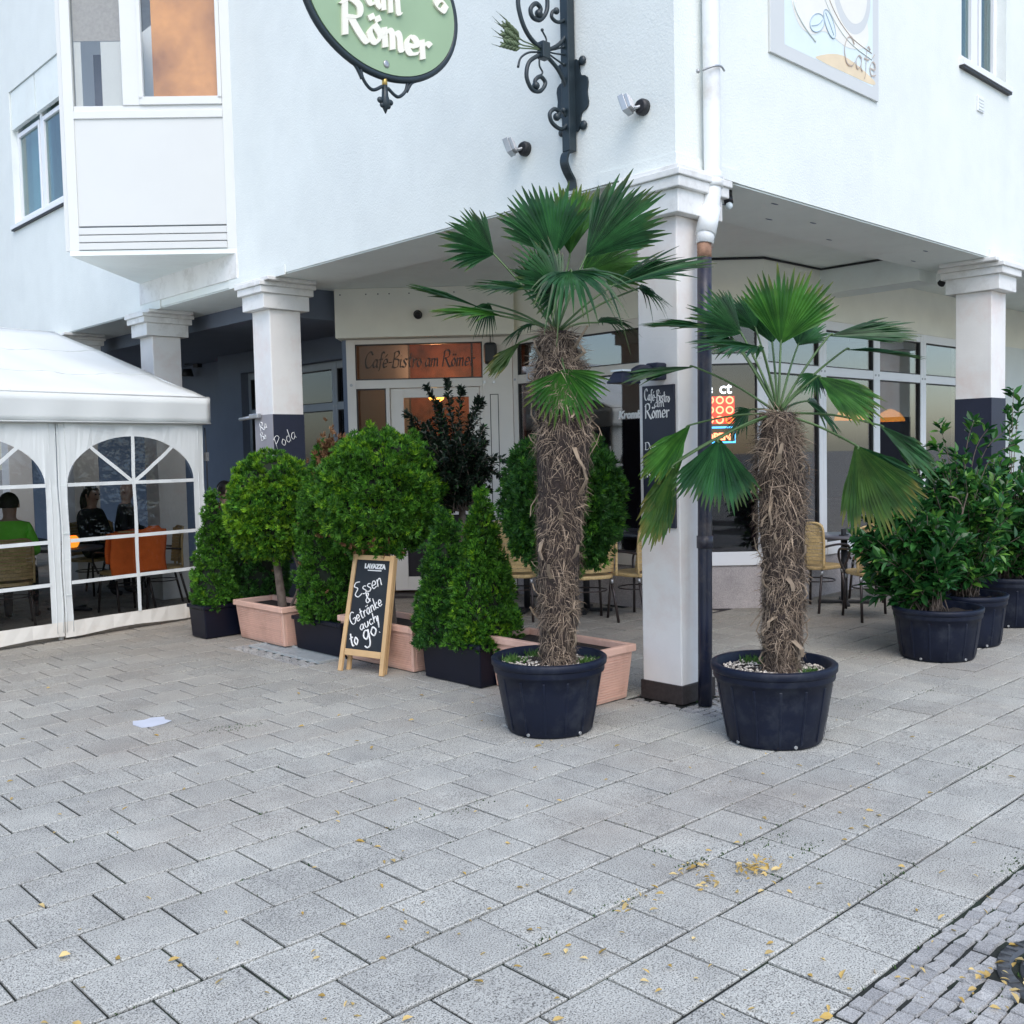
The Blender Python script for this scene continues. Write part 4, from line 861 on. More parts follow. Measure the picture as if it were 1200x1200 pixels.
# ------------------------------------------------------------------ clipped conifers
def sprays(pos, nrm, size, rng, up=.5, nfing=5, jit=.35):
    """flat scale-leaf sprays: five pointed fingers each, lying along the surface and pointing out and up"""
    n = len(pos); d = unit(nrm*rng.uniform(.5, 1.1, (n, 1))+np.array([0, 0, 1.])*(up+rng.normal(0, jit, (n, 1)))+rng.normal(0, jit, (n, 3)))
    s = unit(np.cross(d, rng.normal(0, 1, (n, 3)))); sz = size*rng.uniform(.6, 1.25, n)[:, None]; V_, F_ = [], []
    for k in range(nfing):
        a = (k-(nfing-1)/2)*.42; L = (1-.17*abs(k-(nfing-1)/2)); dd = d*math.cos(a)+s*math.sin(a); ss = s*math.cos(a)-d*math.sin(a)
        st = d*(.10*abs(k-(nfing-1)/2)); bz = np.cross(d, s)*.10*(-1)**k
        V_.append(np.stack([pos+st*sz, pos+(st+dd*.5*L-ss*.125+bz)*sz, pos+(st+dd*L)*sz, pos+(st+dd*.5*L+ss*.125+bz)*sz], 1))
    v = np.stack(V_, 1).reshape(-1, 3); m = n*nfing
    return v, np.arange(m)[:, None]*4+np.array([0, 1, 2, 3])
def on_shape(n, rng, prof, c, h, lump=.085, lseed=0):
    """random points on a lumpy body of revolution; prof(t) = radius at height fraction t"""
    t = rng.uniform(0, 1, n*3); r = np.array([prof(x) for x in t]); keep = rng.uniform(0, r.max(), n*3) < r+.03*r.max(); t, r = t[keep][:n], r[keep][:n]
    a = rng.uniform(0, 2*math.pi, len(t)); e = 1e-3; dr = np.array([(prof(min(1, x+e))-prof(max(0, x-e)))/(2*e) for x in t])/h
    lr = np.random.default_rng(lseed); w = sum(lr.normal(0, 1)*np.sin(a*k1+t*k2*6+lr.uniform(0, 6)) for k1, k2 in ((2, 1), (3, 2), (5, 3), (7, 4), (4, 5)))*lump*.5
    rr = r*(1+w)
    p = np.stack([c[0]+rr*np.cos(a), c[1]+rr*np.sin(a), c[2]+t*h], 1); nr = unit(np.stack([np.cos(a), np.sin(a), -dr], 1)); return p, nr
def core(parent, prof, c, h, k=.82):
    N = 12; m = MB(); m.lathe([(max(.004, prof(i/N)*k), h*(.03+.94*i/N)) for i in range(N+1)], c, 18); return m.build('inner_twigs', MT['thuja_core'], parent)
ELL = lambda r: (lambda t: r*math.sqrt(max(0, 1-(2*t-1)**2)))
def egg(r, k=.12): return lambda t: r*math.sqrt(max(0, 1-(2*t-1)**2))*(1+k*(.5-t)*2)
def cone(r, top=.06): return lambda t: r*min(1, .88+t*1.1)*max(0, 1-t)**.70
def column(r): return lambda t: r*min(1, .82+t)*(1-max(0, t-.55)/.45)**.6 if t < 1 else 0.
def conifer(parent, prof, c, h, n, size, mats, seed, name='foliage', brown=0., up=.45, jit=.28):
    n = int(n*1.65); size *= .76; rng = np.random.default_rng(seed); K = 9; cc, cn = on_shape(n//K, rng, prof, c, h, lseed=seed); cc = cc+cn*np.where(rng.uniform(0, 1, (len(cc), 1)) < .05, rng.uniform(.02, .055, (len(cc), 1)), rng.uniform(-.045, .018, (len(cc), 1)))   # tufts of sprays
    q = unit(np.repeat(cn, K, 0)*.75+rng.normal(0, .62, (len(cc)*K, 3))); p = np.repeat(cc, K, 0)+q*rng.uniform(.008, .042, (len(q), 1))-np.repeat(cn, K, 0)*.022; nr = q
    v, f = sprays(p, nr, size, rng, up, jit=jit); k = len(f)//len(p)
    mi = np.zeros(len(p), int)
    if len(mats) > 1: mi = (np.repeat(rng.uniform(0, 1, len(cc)), K)*.75+rng.uniform(0, .25, len(p)) < brown).astype(int)
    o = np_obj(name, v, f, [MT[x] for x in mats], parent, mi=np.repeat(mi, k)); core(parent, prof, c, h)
    return o
def trough(name, label, x0, x1, y0, y1, h, kind, group, taper=.035):
    cx, cy = (x0+x1)/2, (y0+y1)/2; t = thing(name, label, 'planter', (cx, cy, 0), 0, group)
    mat = MT['terracotta' if kind == 'terra' else 'planter_black']; m = MB(); rim = .05 if kind == 'terra' else .035
    k = (h-rim)/h; m.frustum(x0, x1, y0, y1, .006, h-rim, taper*k, taper*k); m.build('box', mat, t, bevel=.008)
    X0_, X1_, Y0_, Y1_ = x0-taper-.014, x1+taper+.014, y0-taper-.014, y1+taper+.014; w = .042
    m = MB(); m.box(X0_, X1_, Y0_, Y0_+w, h-rim, h); m.box(X0_, X1_, Y1_-w, Y1_, h-rim, h); m.box(X0_, X0_+w, Y0_+w, Y1_-w, h-rim, h); m.box(X1_-w, X1_, Y0_+w, Y1_-w, h-rim, h)
    m.build('rim', mat, t, bevel=.007)
    m = MB(); m.box(X0_+w+.001, X1_-w-.001, Y0_+w+.001, Y1_-w-.001, h-.09, h-.045); m.build('soil', MT['soil'], t)
    if kind == 'terra':                            # horizontal comb relief on all four sides
        m = MB(); n = 15; rng = np.random.default_rng(int(cx*1000))
        for i in range(n):
            z0 = .03+(h-rim-.045)*i/n; z1 = z0+(h-rim-.045)/n*.58; g = .004+rng.uniform(0, .0015)
            f = taper*(z0/h)+.001; dz = z1-z0
            m.frustum(x0-f-g, x1+f+g, y0-f+.03, y1+f-.03, z0, z1, taper*dz/h, 0); m.frustum(x0-f+.03, x1+f-.03, y0-f-g, y1+f+g, z0, z1, 0, taper*dz/h)
        m.build('comb_relief', mat, t, kind='stuff')
    return t
GT, GBK = 'combed terracotta troughs in the planter row', 'black troughs in the planter row'
trough('planter', 'small black trough at the tent end of the planter row', 4.325, 5.10, 8.70, 8.98, .315, 'black', GBK, .018)
trough('planter', 'terracotta trough between two black troughs, behind the floor grate', 4.60, 4.93, 7.78, 8.55, .36, 'terra', GT)
trough('planter', 'black trough behind the far end of the floor grate, left of the A-board', 4.655, 4.94, 6.98, 7.67, .295, 'black', GBK, .018)
trough('planter', 'terracotta trough standing right behind the A-board', 4.70, 5.05, 6.08, 6.98, .36, 'terra', GT)
trough('planter', 'black trough with two pointed conifers, right of the A-board', 4.685, 4.98, 5.30, 5.92, .315, 'black', GBK, .018)
trough('planter', 'terracotta trough half hidden by the left palm tub', 4.82, 5.16, 4.36, 5.28, .37, 'terra', GT)
def tree(name, label, cat, base, group): return thing(name, label, cat, base, 0, group)
def stem(t, pts, r0, r1, name='trunk', mat='bark'):
    P = smooth_curve(pts, 5); m = MB(); m.tube(P, [r0+(r1-r0)*i/(len(P)-1)+random.gauss(0, r0*.05) for i in range(len(P))], 10); return m.build(name, MT[mat], t)
GC, GB = 'pointed thuja conifers in the black troughs', 'ball-clipped thujas on stems'
t = tree('conifer', 'pointed green conifer at the tent corner, in the small black trough', 'conifer', (4.50, 8.84, .27), GC)
conifer(t, cone(.20), (4.50, 8.84, .29), 1.08, 2600, .062, ['thuja', 'thuja_light'], 21, brown=.12); stem(t, [(4.5, 8.84, .25), (4.5, 8.84, .6)], .025, .02)
t = tree('conifer', 'darker bushy conifer behind the pointed one at the tent corner', 'conifer', (4.98, 8.80, .27), GC)
conifer(t, column(.25), (4.98, 8.80, .28), .92, 2600, .062, ['thuja_dark', 'thuja_brown'], 22, brown=.05); stem(t, [(4.98, 8.80, .25), (4.98, 8.80, .6)], .025, .02)
t = tree('topiary', 'smaller ball-clipped conifer with lime green top, left of the A-board', 'topiary', (4.76, 8.08, .30), GB)
conifer(t, egg(.365), (4.71, 8.12, .74), .98, 5600, .066, ['thuja', 'thuja_light'], 23, brown=.42)
stem(t, [(4.76, 8.06, .28), (4.75, 8.08, .5), (4.72, 8.11, .9)], .043, .032); stem(t, [(4.79, 8.01, .28), (4.85, 7.90, .58), (4.80, 7.98, .9)], .014, .010, 'branch')
t = tree('conifer', 'columnar conifer with brown dry top between the two clipped balls', 'conifer', (4.80, 7.32, .26), GC)
conifer(t, column(.25), (4.80, 7.34, .27), 1.52, 5200, .064, ['thuja', 'thuja_brown'], 24, brown=.06); stem(t, [(4.8, 7.3, .25), (4.8, 7.3, .6)], .025, .02)
rng = np.random.default_rng(5); p = np.array([4.72, 7.13, 1.55])+rng.normal(0, 1, (420, 3))*[.055, .06, .13]; v, f = sprays(p, unit(p-np.array([4.8, 7.3, 1.5])), .06, rng); np_obj('dry_sprays', v, f, MT['thuja_brown'], t, kind='stuff')
t = tree('topiary', 'large ball-clipped bright green conifer above the A-board', 'topiary', (4.86, 6.55, .30), GB)
conifer(t, egg(.455, .02), (4.79, 6.56, .86), 1.0, 8000, .068, ['thuja', 'thuja_light'], 25, brown=.25)
rng = np.random.default_rng(6); p = np.array([4.62, 6.50, .99])+rng.normal(0, 1, (90, 3))*[.10, .16, .05]; v, f = sprays(p, unit(p-np.array([4.8, 6.55, 1.3])), .05, rng); np_obj('dry_sprays', v, f, MT['thuja_brown'], t, kind='stuff')
stem(t, [(4.86, 6.55, .28), (4.84, 6.55, .6), (4.8, 6.56, 1.0)], .04, .03)
t = tree('conifer', 'shorter left conifer of the pair in the black trough right of the A-board', 'conifer', (4.83, 5.72, .27), GC)
conifer(t, cone(.235), (4.79, 5.79, .27), .97, 3800, .064, ['thuja_dark', 'thuja'], 26, brown=.5); stem(t, [(4.8, 5.74, .25), (4.8, 5.74, .6)], .025, .02)
t = tree('conifer', 'taller right conifer of the pair in the black trough right of the A-board', 'conifer', (4.85, 5.50, .27), GC)
conifer(t, cone(.25), (4.87, 5.46, .27), 1.13, 4200, .064, ['thuja', 'thuja_light'], 27, brown=.2); stem(t, [(4.86, 5.5, .25), (4.86, 5.5, .6)], .025, .02)
t = tree('topiary', 'dark green clipped conifer showing either side of the left palm trunk', 'topiary', (5.0, 4.78, .30), GB)
conifer(t, egg(.40, -.05), (5.02, 4.78, .82), .98, 6600, .066, ['thuja_dark', 'thuja'], 28, brown=.3); stem(t, [(5.0, 4.78, .28), (5.0, 4.79, .6), (5.02, 4.78, 1.0)], .04, .03)
# ------------------------------------------------------------------ broad-leaved shrubs
def leaves(pos, d, nrm, L, W_, rng, fold=.18):
    """pointed oval leaves, six points each with a folded midrib"""
    n = len(pos); d = unit(d); s = unit(np.cross(d, nrm)); up = np.cross(s, d); L = (L*rng.uniform(.7, 1.15, n))[:, None]; w = L*W_
    a = pos; b = pos+d*L-up*L*.12; m1 = pos+d*L*.5; f = up*fold*w
    v = np.stack([a, m1*.0+pos+d*L*.30-s*w*.42+f*.8, pos+d*L*.62-s*w*.40+f*.7-up*L*.03, b, pos+d*L*.62+s*w*.40+f*.7-up*L*.03, pos+d*L*.30+s*w*.42+f*.8], 1)
    i = np.arange(n)[:, None]*6; return v.reshape(-1, 3), np.concatenate([i+np.array([0, 3, 2, 1]), i+np.array([0, 5, 4, 3])])
def bush(t, twigs, n_per, L, W_, mats, seed, young=.1, rad_=.05, bark='bark', out_c=None, tr=.006):
    """twigs: list of polylines; leaves stand round the outer part of every twig"""
    rng = np.random.default_rng(seed); P, Dr, N = [], [], []; m = MB()
    for tw in twigs:
        C_ = np.array(smooth_curve(tw, 5)); m.tube(C_, list(np.linspace(tr*.8, tr*.3, len(C_))), 5)
        for k in range(n_per):
            u = rng.uniform(.12, 1)**.75*(len(C_)-1); i = min(int(u), len(C_)-2); p = C_[i]+(C_[i+1]-C_[i])*(u-i); ax = unit(C_[i+1]-C_[i]); o = unit(np.cross(ax, rng.normal(0, 1, 3)))
            P.append(p+o*rng.uniform(0, rad_*.3)); Dr.append(ax*rng.uniform(.3, 1.)+o*rng.uniform(.5, 1.1)+np.array([0, 0, rng.normal(.05, .25)])); N.append(np.array([0, 0, 1.])+rng.normal(0, .35, 3))
    v, f = leaves(np.array(P), np.array(Dr), np.array(N), L, W_, rng); k = len(f)//2; mi = (rng.uniform(0, 1, k) < young).astype(int)
    np_obj('leaves', v, f, [MT[x] for x in mats], t, mi=np.concatenate([mi, mi])); m.build('stem', MT[bark], t, kind='stuff')
def twigset(base, c, r, n, rng, up=.0):
    """arching twigs from a common base to points spread through an ellipsoid's outer shell"""
    out = []
    for k in range(n):
        d = unit(rng.normal(0, 1, 3)+np.array([0, 0, up])); e = np.array(c)+d*np.array(r)*rng.uniform(.55, 1.0); b = np.array(base)+rng.normal(0, .05, 3)*[1, 1, 0]
        m_ = b+(e-b)*.5+np.array([0, 0, .12*np.linalg.norm(e-b)]); out.append([b, m_, e])
    return out
rng = np.random.default_rng(40)
t = tree('potted_tree', 'loose dark small-leaved tree in front of the entrance door', 'small tree', (5.39, 6.27, .30), None)
round_pot('flower_pot', 'small black pot hidden behind the pair of pointed conifers', (5.39, 6.27), .15, .20, .34, None, 'soil', seed=8)
stem(t, [(5.39, 6.27, .28), (5.385, 6.27, .7), (5.39, 6.27, 1.32)], .034, .03)
tw = twigset((5.37, 6.29, 1.20), (5.345, 6.31, 1.60), (.42, .42, .42), 190, rng, -.05)
for q in ((500, 452), (524, 446), (541, 455), (482, 500), (562, 466), (566, 470), (592, 560), (598, 540), (475, 485), (512, 470)):
    e = at(q[0], q[1], 8.19); tw += [[np.array([5.37, 6.29, 1.3]), (np.array([5.36, 6.3, 1.62])+e)/2, e]]*2
bush(t, tw, 72, .048, .5, ['holly', 'thuja_dark'], 41, .03, .03)
GL_, GPB = 'glossy laurel shrubs in black tubs at the right', 'black tubs under the laurels'
round_pot('shrub_tub', 'wide black tub with the nearest laurel, right of the shorter palm', (7.79, 3.42), .27, .335, .40, GPB, 'soil', seed=9)
round_pot('shrub_tub', 'black tub half hidden behind the nearest laurel tub', (8.48, 3.46), .24, .30, .42, GPB, 'soil', seed=10)
round_pot('shrub_tub', 'black tub at the right edge of the picture', (9.62, 3.60), .28, .34, .45, GPB, 'soil', seed=12)
t = tree('laurel', 'nearest glossy laurel spreading over its wide black tub', 'shrub', (7.79, 3.42, .34), GL_)
tw = twigset((7.76, 3.46, .36), (7.72, 3.66, .82), (.44, .52, .44), 130, rng, .1); bush(t, tw, 24, .115, .52, ['laurel', 'laurel_young'], 42, .05)
t = tree('laurel', 'taller laurel with bright young leaves behind the nearest tub', 'shrub', (8.48, 3.46, .36), GL_)
tw = twigset((8.48, 3.48, .40), (8.45, 3.60, 1.02), (.54, .60, .60), 170, rng, .15)
for q in ((1100, 497), (1093, 520), (1142, 492), (1160, 500), (1178, 505), (1190, 520), (1120, 530)): e = at(q[0], q[1], 8.4); tw.append([np.array([8.46, 3.5, .8]), (np.array([8.46, 3.55, 1.3])+e)/2, e])
bush(t, tw, 24, .100, .52, ['laurel', 'laurel_young'], 43, .22)
t = tree('laurel', 'laurel at the right edge of the picture before the second pillar', 'shrub', (9.62, 3.60, .40), GL_)
tw = twigset((9.62, 3.60, .42), (9.60, 3.55, .98), (.60, .66, .62), 150, rng, .15)
for q in ((1188, 455), (1182, 480), (1196, 470)): e = at(q[0], q[1], 9.4); tw.append([np.array([9.6, 3.55, .9]), (np.array([9.6, 3.55, 1.4])+e)/2, e])
bush(t, tw, 24, .108, .52, ['laurel', 'laurel_young'], 44, .15)
m = MB()
for P in ([(1119, 622), (1128, 600), (1122, 585), (1112, 582)], [(1127, 606), (1130, 592), (1134, 578)]): m.tube(smooth_curve([at(x, y, 8.05) for x, y in P], 4), .006, 5)
m.build('bare_twig', MT['bark'], t, kind='stuff')
# ------------------------------------------------------------------ wrought-iron hanging sign (plane parallel to the right-hand facade)
SY = 4.83
def sp(x, y, o=0.): p = onY(580+x/5.455, y/5.455, SY); return np.array([p[0], SY-o, p[2]])
hs = thing('hanging_sign', 'green oval hanging sign on a scrolled dark iron bracket at the building corner', 'sign', (XA, SY, 3.7))
m = MB(); m.box(5.165, 5.235, SY-.035, SY+.035, 3.71, 6.4); post = m.build('post', MT['iron'], hs, bevel=.004)
m = MB(); m.box(5.235, XA-.001, SY-.02, SY+.02, 3.76, 3.80); m.box(5.235, XA-.001, SY-.02, SY+.02, 5.9, 5.94); m.build('wall_stay', MT['iron'], post)
m = MB(); pts = smooth_curve([(5.20, SY, 3.715), (5.16, SY, 3.69), (5.145, SY, 3.63), (5.175, SY, 3.57), (5.215, SY, 3.52), (5.225, SY, 3.46)], 5)
for a, b in zip(pts[:-1], pts[1:]):
    d = unit(b-a); n_ = np.array([-d[2], 0, d[0]])*.009; m.pb(a-n_-np.array([0, .033, 0]), b-a+d*.002, n_*2, (0, .066, 0))
m.build('curled_foot', MT['iron'], post)
def scroll(name, pts, r, knob=False):
    P = smooth_curve([sp(*q) for q in pts], 6); m = MB(); rs = [r]*len(P)
    for k in range(min(6, len(P))): rs[-1-k] = r*(1.25-.05*k)
    m.tube(P, rs, 8)
    if knob: m.ball(P[-1], r*1.9)
    return m.build(name, MT['iron'], hs)
scroll('scroll', [(325, -220), (180, -160), (148, -10), (162, 100), (200, 200), (250, 270), (312, 318)], .015)
scroll('scroll', [(312, 318), (370, 308), (430, 262), (478, 170), (492, 40), (488, -120)], .014)
scroll('scroll', [(318, -140), (335, 10), (325, 85), (285, 128), (240, 108), (228, 55), (262, 22), (292, 55), (280, 88)], .015, True)
scroll('scroll', [(486, -20), (482, 60), (450, 122), (402, 142), (364, 112), (368, 75), (392, 70)], .012, True)
scroll('scroll', [(320, 348), (400, 440), (455, 555), (474, 670), (476, 760), (430, 825), (370, 790), (350, 730), (380, 697), (412, 718), (395, 748)], .014, True)
scroll('scroll', [(282, 352), (218, 398), (202, 490), (238, 572), (290, 582), (322, 532), (292, 490), (258, 512), (262, 548)], .014, True)
scroll('scroll', [(480, 690), (455, 742), (438, 705)], .010, True)
scroll('leaf_curl', [(300, 335), (220, 335), (165, 370), (148, 430)], .007)
scroll('tendril', [(322, 290), (328, 250), (306, 205), (302, 192)], .006, True); scroll('tendril', [(284, 368), (285, 420), (304, 462), (290, 485)], .006, True)
for q in ((435, 300), (450, 350), (438, 412)): scroll('tendril', [(320, 325), (380, (325+q[1])/2+4), q], .006, True)
m = MB(); c0 = sp(312, 325); m.box(c0[0]-.035, c0[0]+.035, SY-.03, SY+.03, c0[2]-.055, c0[2]+.055); m.build('collar', MT['iron'], hs, bevel=.006)
for (x0, y0, x1, y1) in ((160, 248, 45, 135), (158, 280, 38, 195), (158, 305, 35, 270)):
    a, b = sp(x0, y0), sp(x1, y1); m = MB(); m.tube(smooth_curve([sp(305, 322), sp((x0+300)/2, (y0+322)/2-3), a, b], 4), .005, 5); ax = unit(b-a); L = np.linalg.norm(b-a); sd = np.cross(ax, [0, 1, 0])
    for k in range(9):
        c = a+ax*L*(k/11.); sg = (-1)**k; d = unit(ax+sd*sg*.55+np.array([0, .25*sg, 0])); m.tube([c, c+d*.03, c+d*.055], [.008, .013, .002], 6); m.tube([c+d*.05, c+unit(ax+sd*sg*.2)*.13], [.003, .001], 4)
    m.build('wheat_ear', surf('painted_wheat', (.10, .14, .07), .5, .3, 30.) if 'painted_wheat' not in D.materials else D.materials['painted_wheat'], hs)
m = MB(); cz = onX(683, 110, XA)[2]; pl = []
for k in range(48):
    a = 2*math.pi*k/48; r = .19*(1+.10*math.cos(4*a))*(1-.10*math.cos(8*a)); pl.append((XA-.001, SY+r*.72*math.cos(a), cz+r*1.2*math.sin(a)))
m.prism(pl, (-.014, 0, 0)); 
for s1 in (-1, 1):
    for s2 in (-1, 1): m.ball((XA-.015, SY+s1*.10, cz+s2*.215), (.02, .032, .032))
m.build('wall_plate', MT['iron'], hs)
OC = (3.64, 4.285); OA, OB = .545, .437
def ov(a, k=1., y=SY): return (OC[0]+OA*k*math.cos(a), y, OC[1]+OB*k*math.sin(a))
m = MB(); m.prism([ov(2*math.pi*k/72, .965, SY-.02) for k in range(72)], (0, .04, 0)); pn = m.build('oval_panel', MT['sign_green'], hs)
m = MB(); m.tube([ov(2*math.pi*k/72) for k in range(72)], .021, 10, closed=True); m.build('rim', MT['iron'], hs)
m = MB(); pen_text(m, 'Römer', .20, (3.335, SY-.020, 4.01), (1, 0, 0), (0, 0, 1), .050, 35, .012, fit=.635); m.build('lettering', MT['letter_cream'], pn); m = MB(); pen_text(m, 'am', .20, (3.50, SY-.020, 4.215), (1, 0, 0), (0, 0, 1), .042, 35, .014, fit=.26)
m.build('lettering', MT['letter_cream'], pn); m = MB()
txt = 'Café-Bistro'; tot = sum(GL[c][0] for c in txt); acc = 0
for ch in txt:
    f = (acc+GL[ch][0]*.5)/tot; a = rad(168-164*f); acc += GL[ch][0]; td = V(math.sin(a)*OA, 0, -math.cos(a)*OB).normalized(); u = V(-td.z, 0, td.x); o = V(*ov(a, .70, SY-.020))-td*GL[ch][0]*.085
    pen_text(m, ch, .17, o, td, u, .040, 35, .014)
m.build('lettering', MT['letter_cream'], pn)
m = MB(); m.ball((3.64, SY-.022, 3.915), (.022, .006, .022)); m.build('bolt', MT['steel'], pn)
m = MB(); m.tube([(3.64, SY, 3.85), (3.64, SY, 3.79)], .016, 8); m.build('ferrule', MT['gold'], hs)
m = MB(); m.tube([(3.64, SY, 3.80), (3.64, SY, 3.74), (3.64, SY, 3.70), (3.64, SY, 3.64)], [.016, .020, .03, .003], 8)
for s1 in (-1, 1): m.ball((3.64+s1*.035, SY, 3.71), (.022, .014, .018)); m.ball((3.64+s1*.022, SY, 3.685), (.016, .012, .016))
m.build('finial', MT['iron'], hs)
for s1 in (-1, 1):
    m = MB(); P = [(3.64+s1*.02, SY, 3.79), (3.64+s1*.09, SY, 3.755), (3.64+s1*.15, SY, 3.80), (3.64+s1*.165, SY, 3.87), (3.64+s1*.13, SY, 3.885), (3.64+s1*.115, SY, 3.855)]; m.tube(smooth_curve(P, 6), .010, 7); m.ball(P[-1], .017); m.build('scroll', MT['iron'], hs)
    m = MB(); zz = .03 if s1 < 0 else .02; P = [(3.64+s1*.16, SY, 3.80), (3.64+s1*.20, SY, 3.86), (3.64+s1*.27, SY, 3.875+zz), (3.64+s1*.31, SY, 3.91+zz), (3.64+s1*.29, SY, 3.945+zz), (3.64+s1*.265, SY, 3.92+zz)]; m.tube(smooth_curve(P, 6), .010, 7); m.ball(P[-1], .017); m.build('scroll', MT['iron'], hs)
m = MB(); m.box(2.95, 5.165, SY-.02, SY+.02, 5.50, 5.56); m.build('arm', MT['iron'], hs)
for x in (3.30, 3.98): m = MB(); m.tube([(x, SY, 5.5), (x, SY, OC[1]+OB*math.sqrt(max(0, 1-((x-3.64)/OA)**2)))], .008, 6); m.build('hanger', MT['iron'], hs)
# ------------------------------------------------------------------ floodlights and wall fittings
def floodlight(label, y, z, yaw):
    t = thing('floodlight', label, 'floodlight', (XA, y, z), 0, 'floodlights on the white corner wall')
    m = MB(); m.tube([(XA-.001, y, z), (XA-.03, y, z), (XA-.05, y, z)], [.052, .052, .040], 18); m.build('base', MT['black'], t)
    m = MB(); m.tube(smooth_curve([(XA-.04, y, z), (XA-.07, y+.015, z-.01), (XA-.095, y+.03, z+.0)], 4), .012, 8); m.build('bracket', MT['steel'], t)
    c = V(XA-.12, y+.055, z+.005); f = V(-math.cos(yaw), math.sin(yaw), -.35).normalized(); s = f.cross(V(0, 0, 1)).normalized(); u = s.cross(f)
    m = MB(); m.pb(c-s*.062-u*.052-f*.02, s*.124, u*.104, f*.04)
    for k in range(5): m.pb(c-s*(.05-.025*k+.003)-u*.045-f*.045, s*.006, u*.09, f*.025)
    m.build('housing', MT['steel'], t, bevel=.003)
    m = MB(); m.pb(c-s*.05-u*.04+f*.0201, s*.1, u*.08, f*.003); m.build('lamp_glass', MT['led'], t)
floodlight('square floodlight below the hanging sign bracket, left of its curled foot', 5.30, 3.845, 1.0); floodlight('square floodlight between the sign bracket and the corner downpipe', 4.215, 3.86, 1.2)
t = thing('wall_vent', 'small white square vent under the right-hand upper window', 'vent', (9.93, YB, 4.83)); m = MB(); m.box(9.86, 10.0, YB-.015, YB-.001, 4.76, 4.90); m.build('plate', MT['frame_white'], t, bevel=.003)
m = MB()
for k in range(4): m.box(9.875, 9.985, YB-.02, YB-.015, 4.775+k*.03, 4.79+k*.03)
m.build('louvres', MT['soffit'], t)
t = thing('ceiling_floodlight', 'small clear bulb lamp under the soffit beside the corner pillar', 'lamp', (6.02, 4.1, ZS)); m = MB(); c = at(853, 238, 7.0); m.tube([(c[0], c[1], ZS-.012), (c[0], c[1], ZS-.05)], .03, 10); m.tube([(c[0], c[1], ZS-.05), (c[0]-.02, c[1]-.02, ZS-.10)], .032, 10); m.build('holder', MT['black'], t)
m = MB(); m.ball((c[0]-.03, c[1]-.03, ZS-.125), .026); m.build('bulb', MT['led'], t)
t = thing('ceiling_spotlight', 'small dark spotlight under the arcade beam left of the second right-hand pillar', 'lamp', (9.9, 4.75, ZS)); c = onY(1104, 330, 4.75); m = MB(); m.tube([(c[0], 4.75, CE), (c[0], 4.75, c[2]+.03)], .012, 8); m.build('rod', MT['black'], t); m = MB(); m.tube([(c[0]+.04, 4.72, c[2]+.05), (c[0]-.05, 4.74, c[2]-.03)], [.025, .04], 10); m.build('spot_head', MT['black'], t)
p = V(*on_plane(490, 369, (1, 1, 0), 16.9-.16*1.41421)); t = thing('fascia_lamp', 'small round dark lamp on the cream fascia above the entrance', 'lamp', p); m = MB(); m.tube([p-EN*.0, p+EN*.05], .05, 14); m.build('backplate', MT['black'], t); m = MB(); m.tube([p+EN*.05, p+EN*.09+V(0, 0, -.03)], [.045, .03], 14); m.build('hood', MT['black'], t)
p = V(*on_plane(575, 415, (1, 1, 0), 16.9)); t = thing('loudspeaker', 'small dark wall loudspeaker right of the entrance lettering', 'loudspeaker', p); m = MB(); m.pb(p-ED*.075-V(0, 0, .125)+EN*.012, ED*.15, V(0, 0, .25), EN*.13); m.build('cabinet', MT['black'], t, bevel=.035)
m = MB(); m.tube([p+V(0, 0, .12)+EN*.04, p+V(0, 0, .24)+EN*.02, p+V(0, 0, .3)+EN*.0], .006, 6); m.build('cable', MT['gasket'], t)
p = V(*onX(622, 437, A2X-.045)); t = thing('window_notice', 'small white notice in the window right of the entrance', 'notice', p); m = MB(); m.box(A2X-.035, A2X-.031, p.y-.08, p.y+.08, p.z-.09, p.z+.08); m.build('sheet', MT['paper'], t)
m = MB()
for k in range(4): m.box(A2X-.037, A2X-.0352, p.y-.06, p.y+.03+.01*(k % 2), p.z-.06+k*.033, p.z-.052+k*.033)
m.build('print', MT['poster_line'], t)
type_text('window_lettering', 'Krombacher', .105, (A2X-.052, 6.99, 2.0), (0, -1, 0), (0, 0, 1), MT['print_white'], B, .001, .007, .18, 'LEFT')
# lamp and menu board on the corner pillar
xb = XA+.004
t = thing('menu_board', 'tall dark menu board with white script on the corner pillar', 'sign board', (xb, 4.13, 1.2)); m = MB(); m.box(xb-.018, xb-.001, 3.995, 4.255, 1.15, 2.075); m.build('panel', MT['board_navy'], t, bevel=.003)
m = MB(); xs = xb-.0185; pen_text(m, 'Café-Bistro', .075, (xs, 4.235, 1.985), (0, -1, -.12), (0, 0, 1), .009, 38, .001, fit=.21); m.build('lettering', MT['print_white'], t); m = MB(); pen_text(m, 'am', .06, (xs, 4.155, 1.935), (0, -1, 0), (0, 0, 1), .007, 38, .001); m.build('lettering', MT['print_white'], t); m = MB(); pen_text(m, 'Römer', .095, (xs, 4.232, 1.865), (0, -1, 0), (0, 0, 1), .011, 38, .001, fit=.20)
m.build('lettering', MT['print_white'], t); m = MB(); pen_text(m, 'Durch', .05, (xs, 4.235, 1.66), (0, -1, 0), (0, 0, 1), .007, 38, .001); m.build('lettering', MT['print_white'], t); m = MB(); pen_text(m, 'unsere', .045, (xs, 4.17, 1.59), (0, -1, 0), (0, 0, 1), .006, 38, .001); m.build('lettering', MT['print_white'], t); m = MB(); pen_text(m, 'Küche', .085, (xs, 4.225, 1.48), (0, -1, 0), (0, 0, 1), .011, 38, .001, fit=.18)
m.build('lettering', MT['print_white'], t)
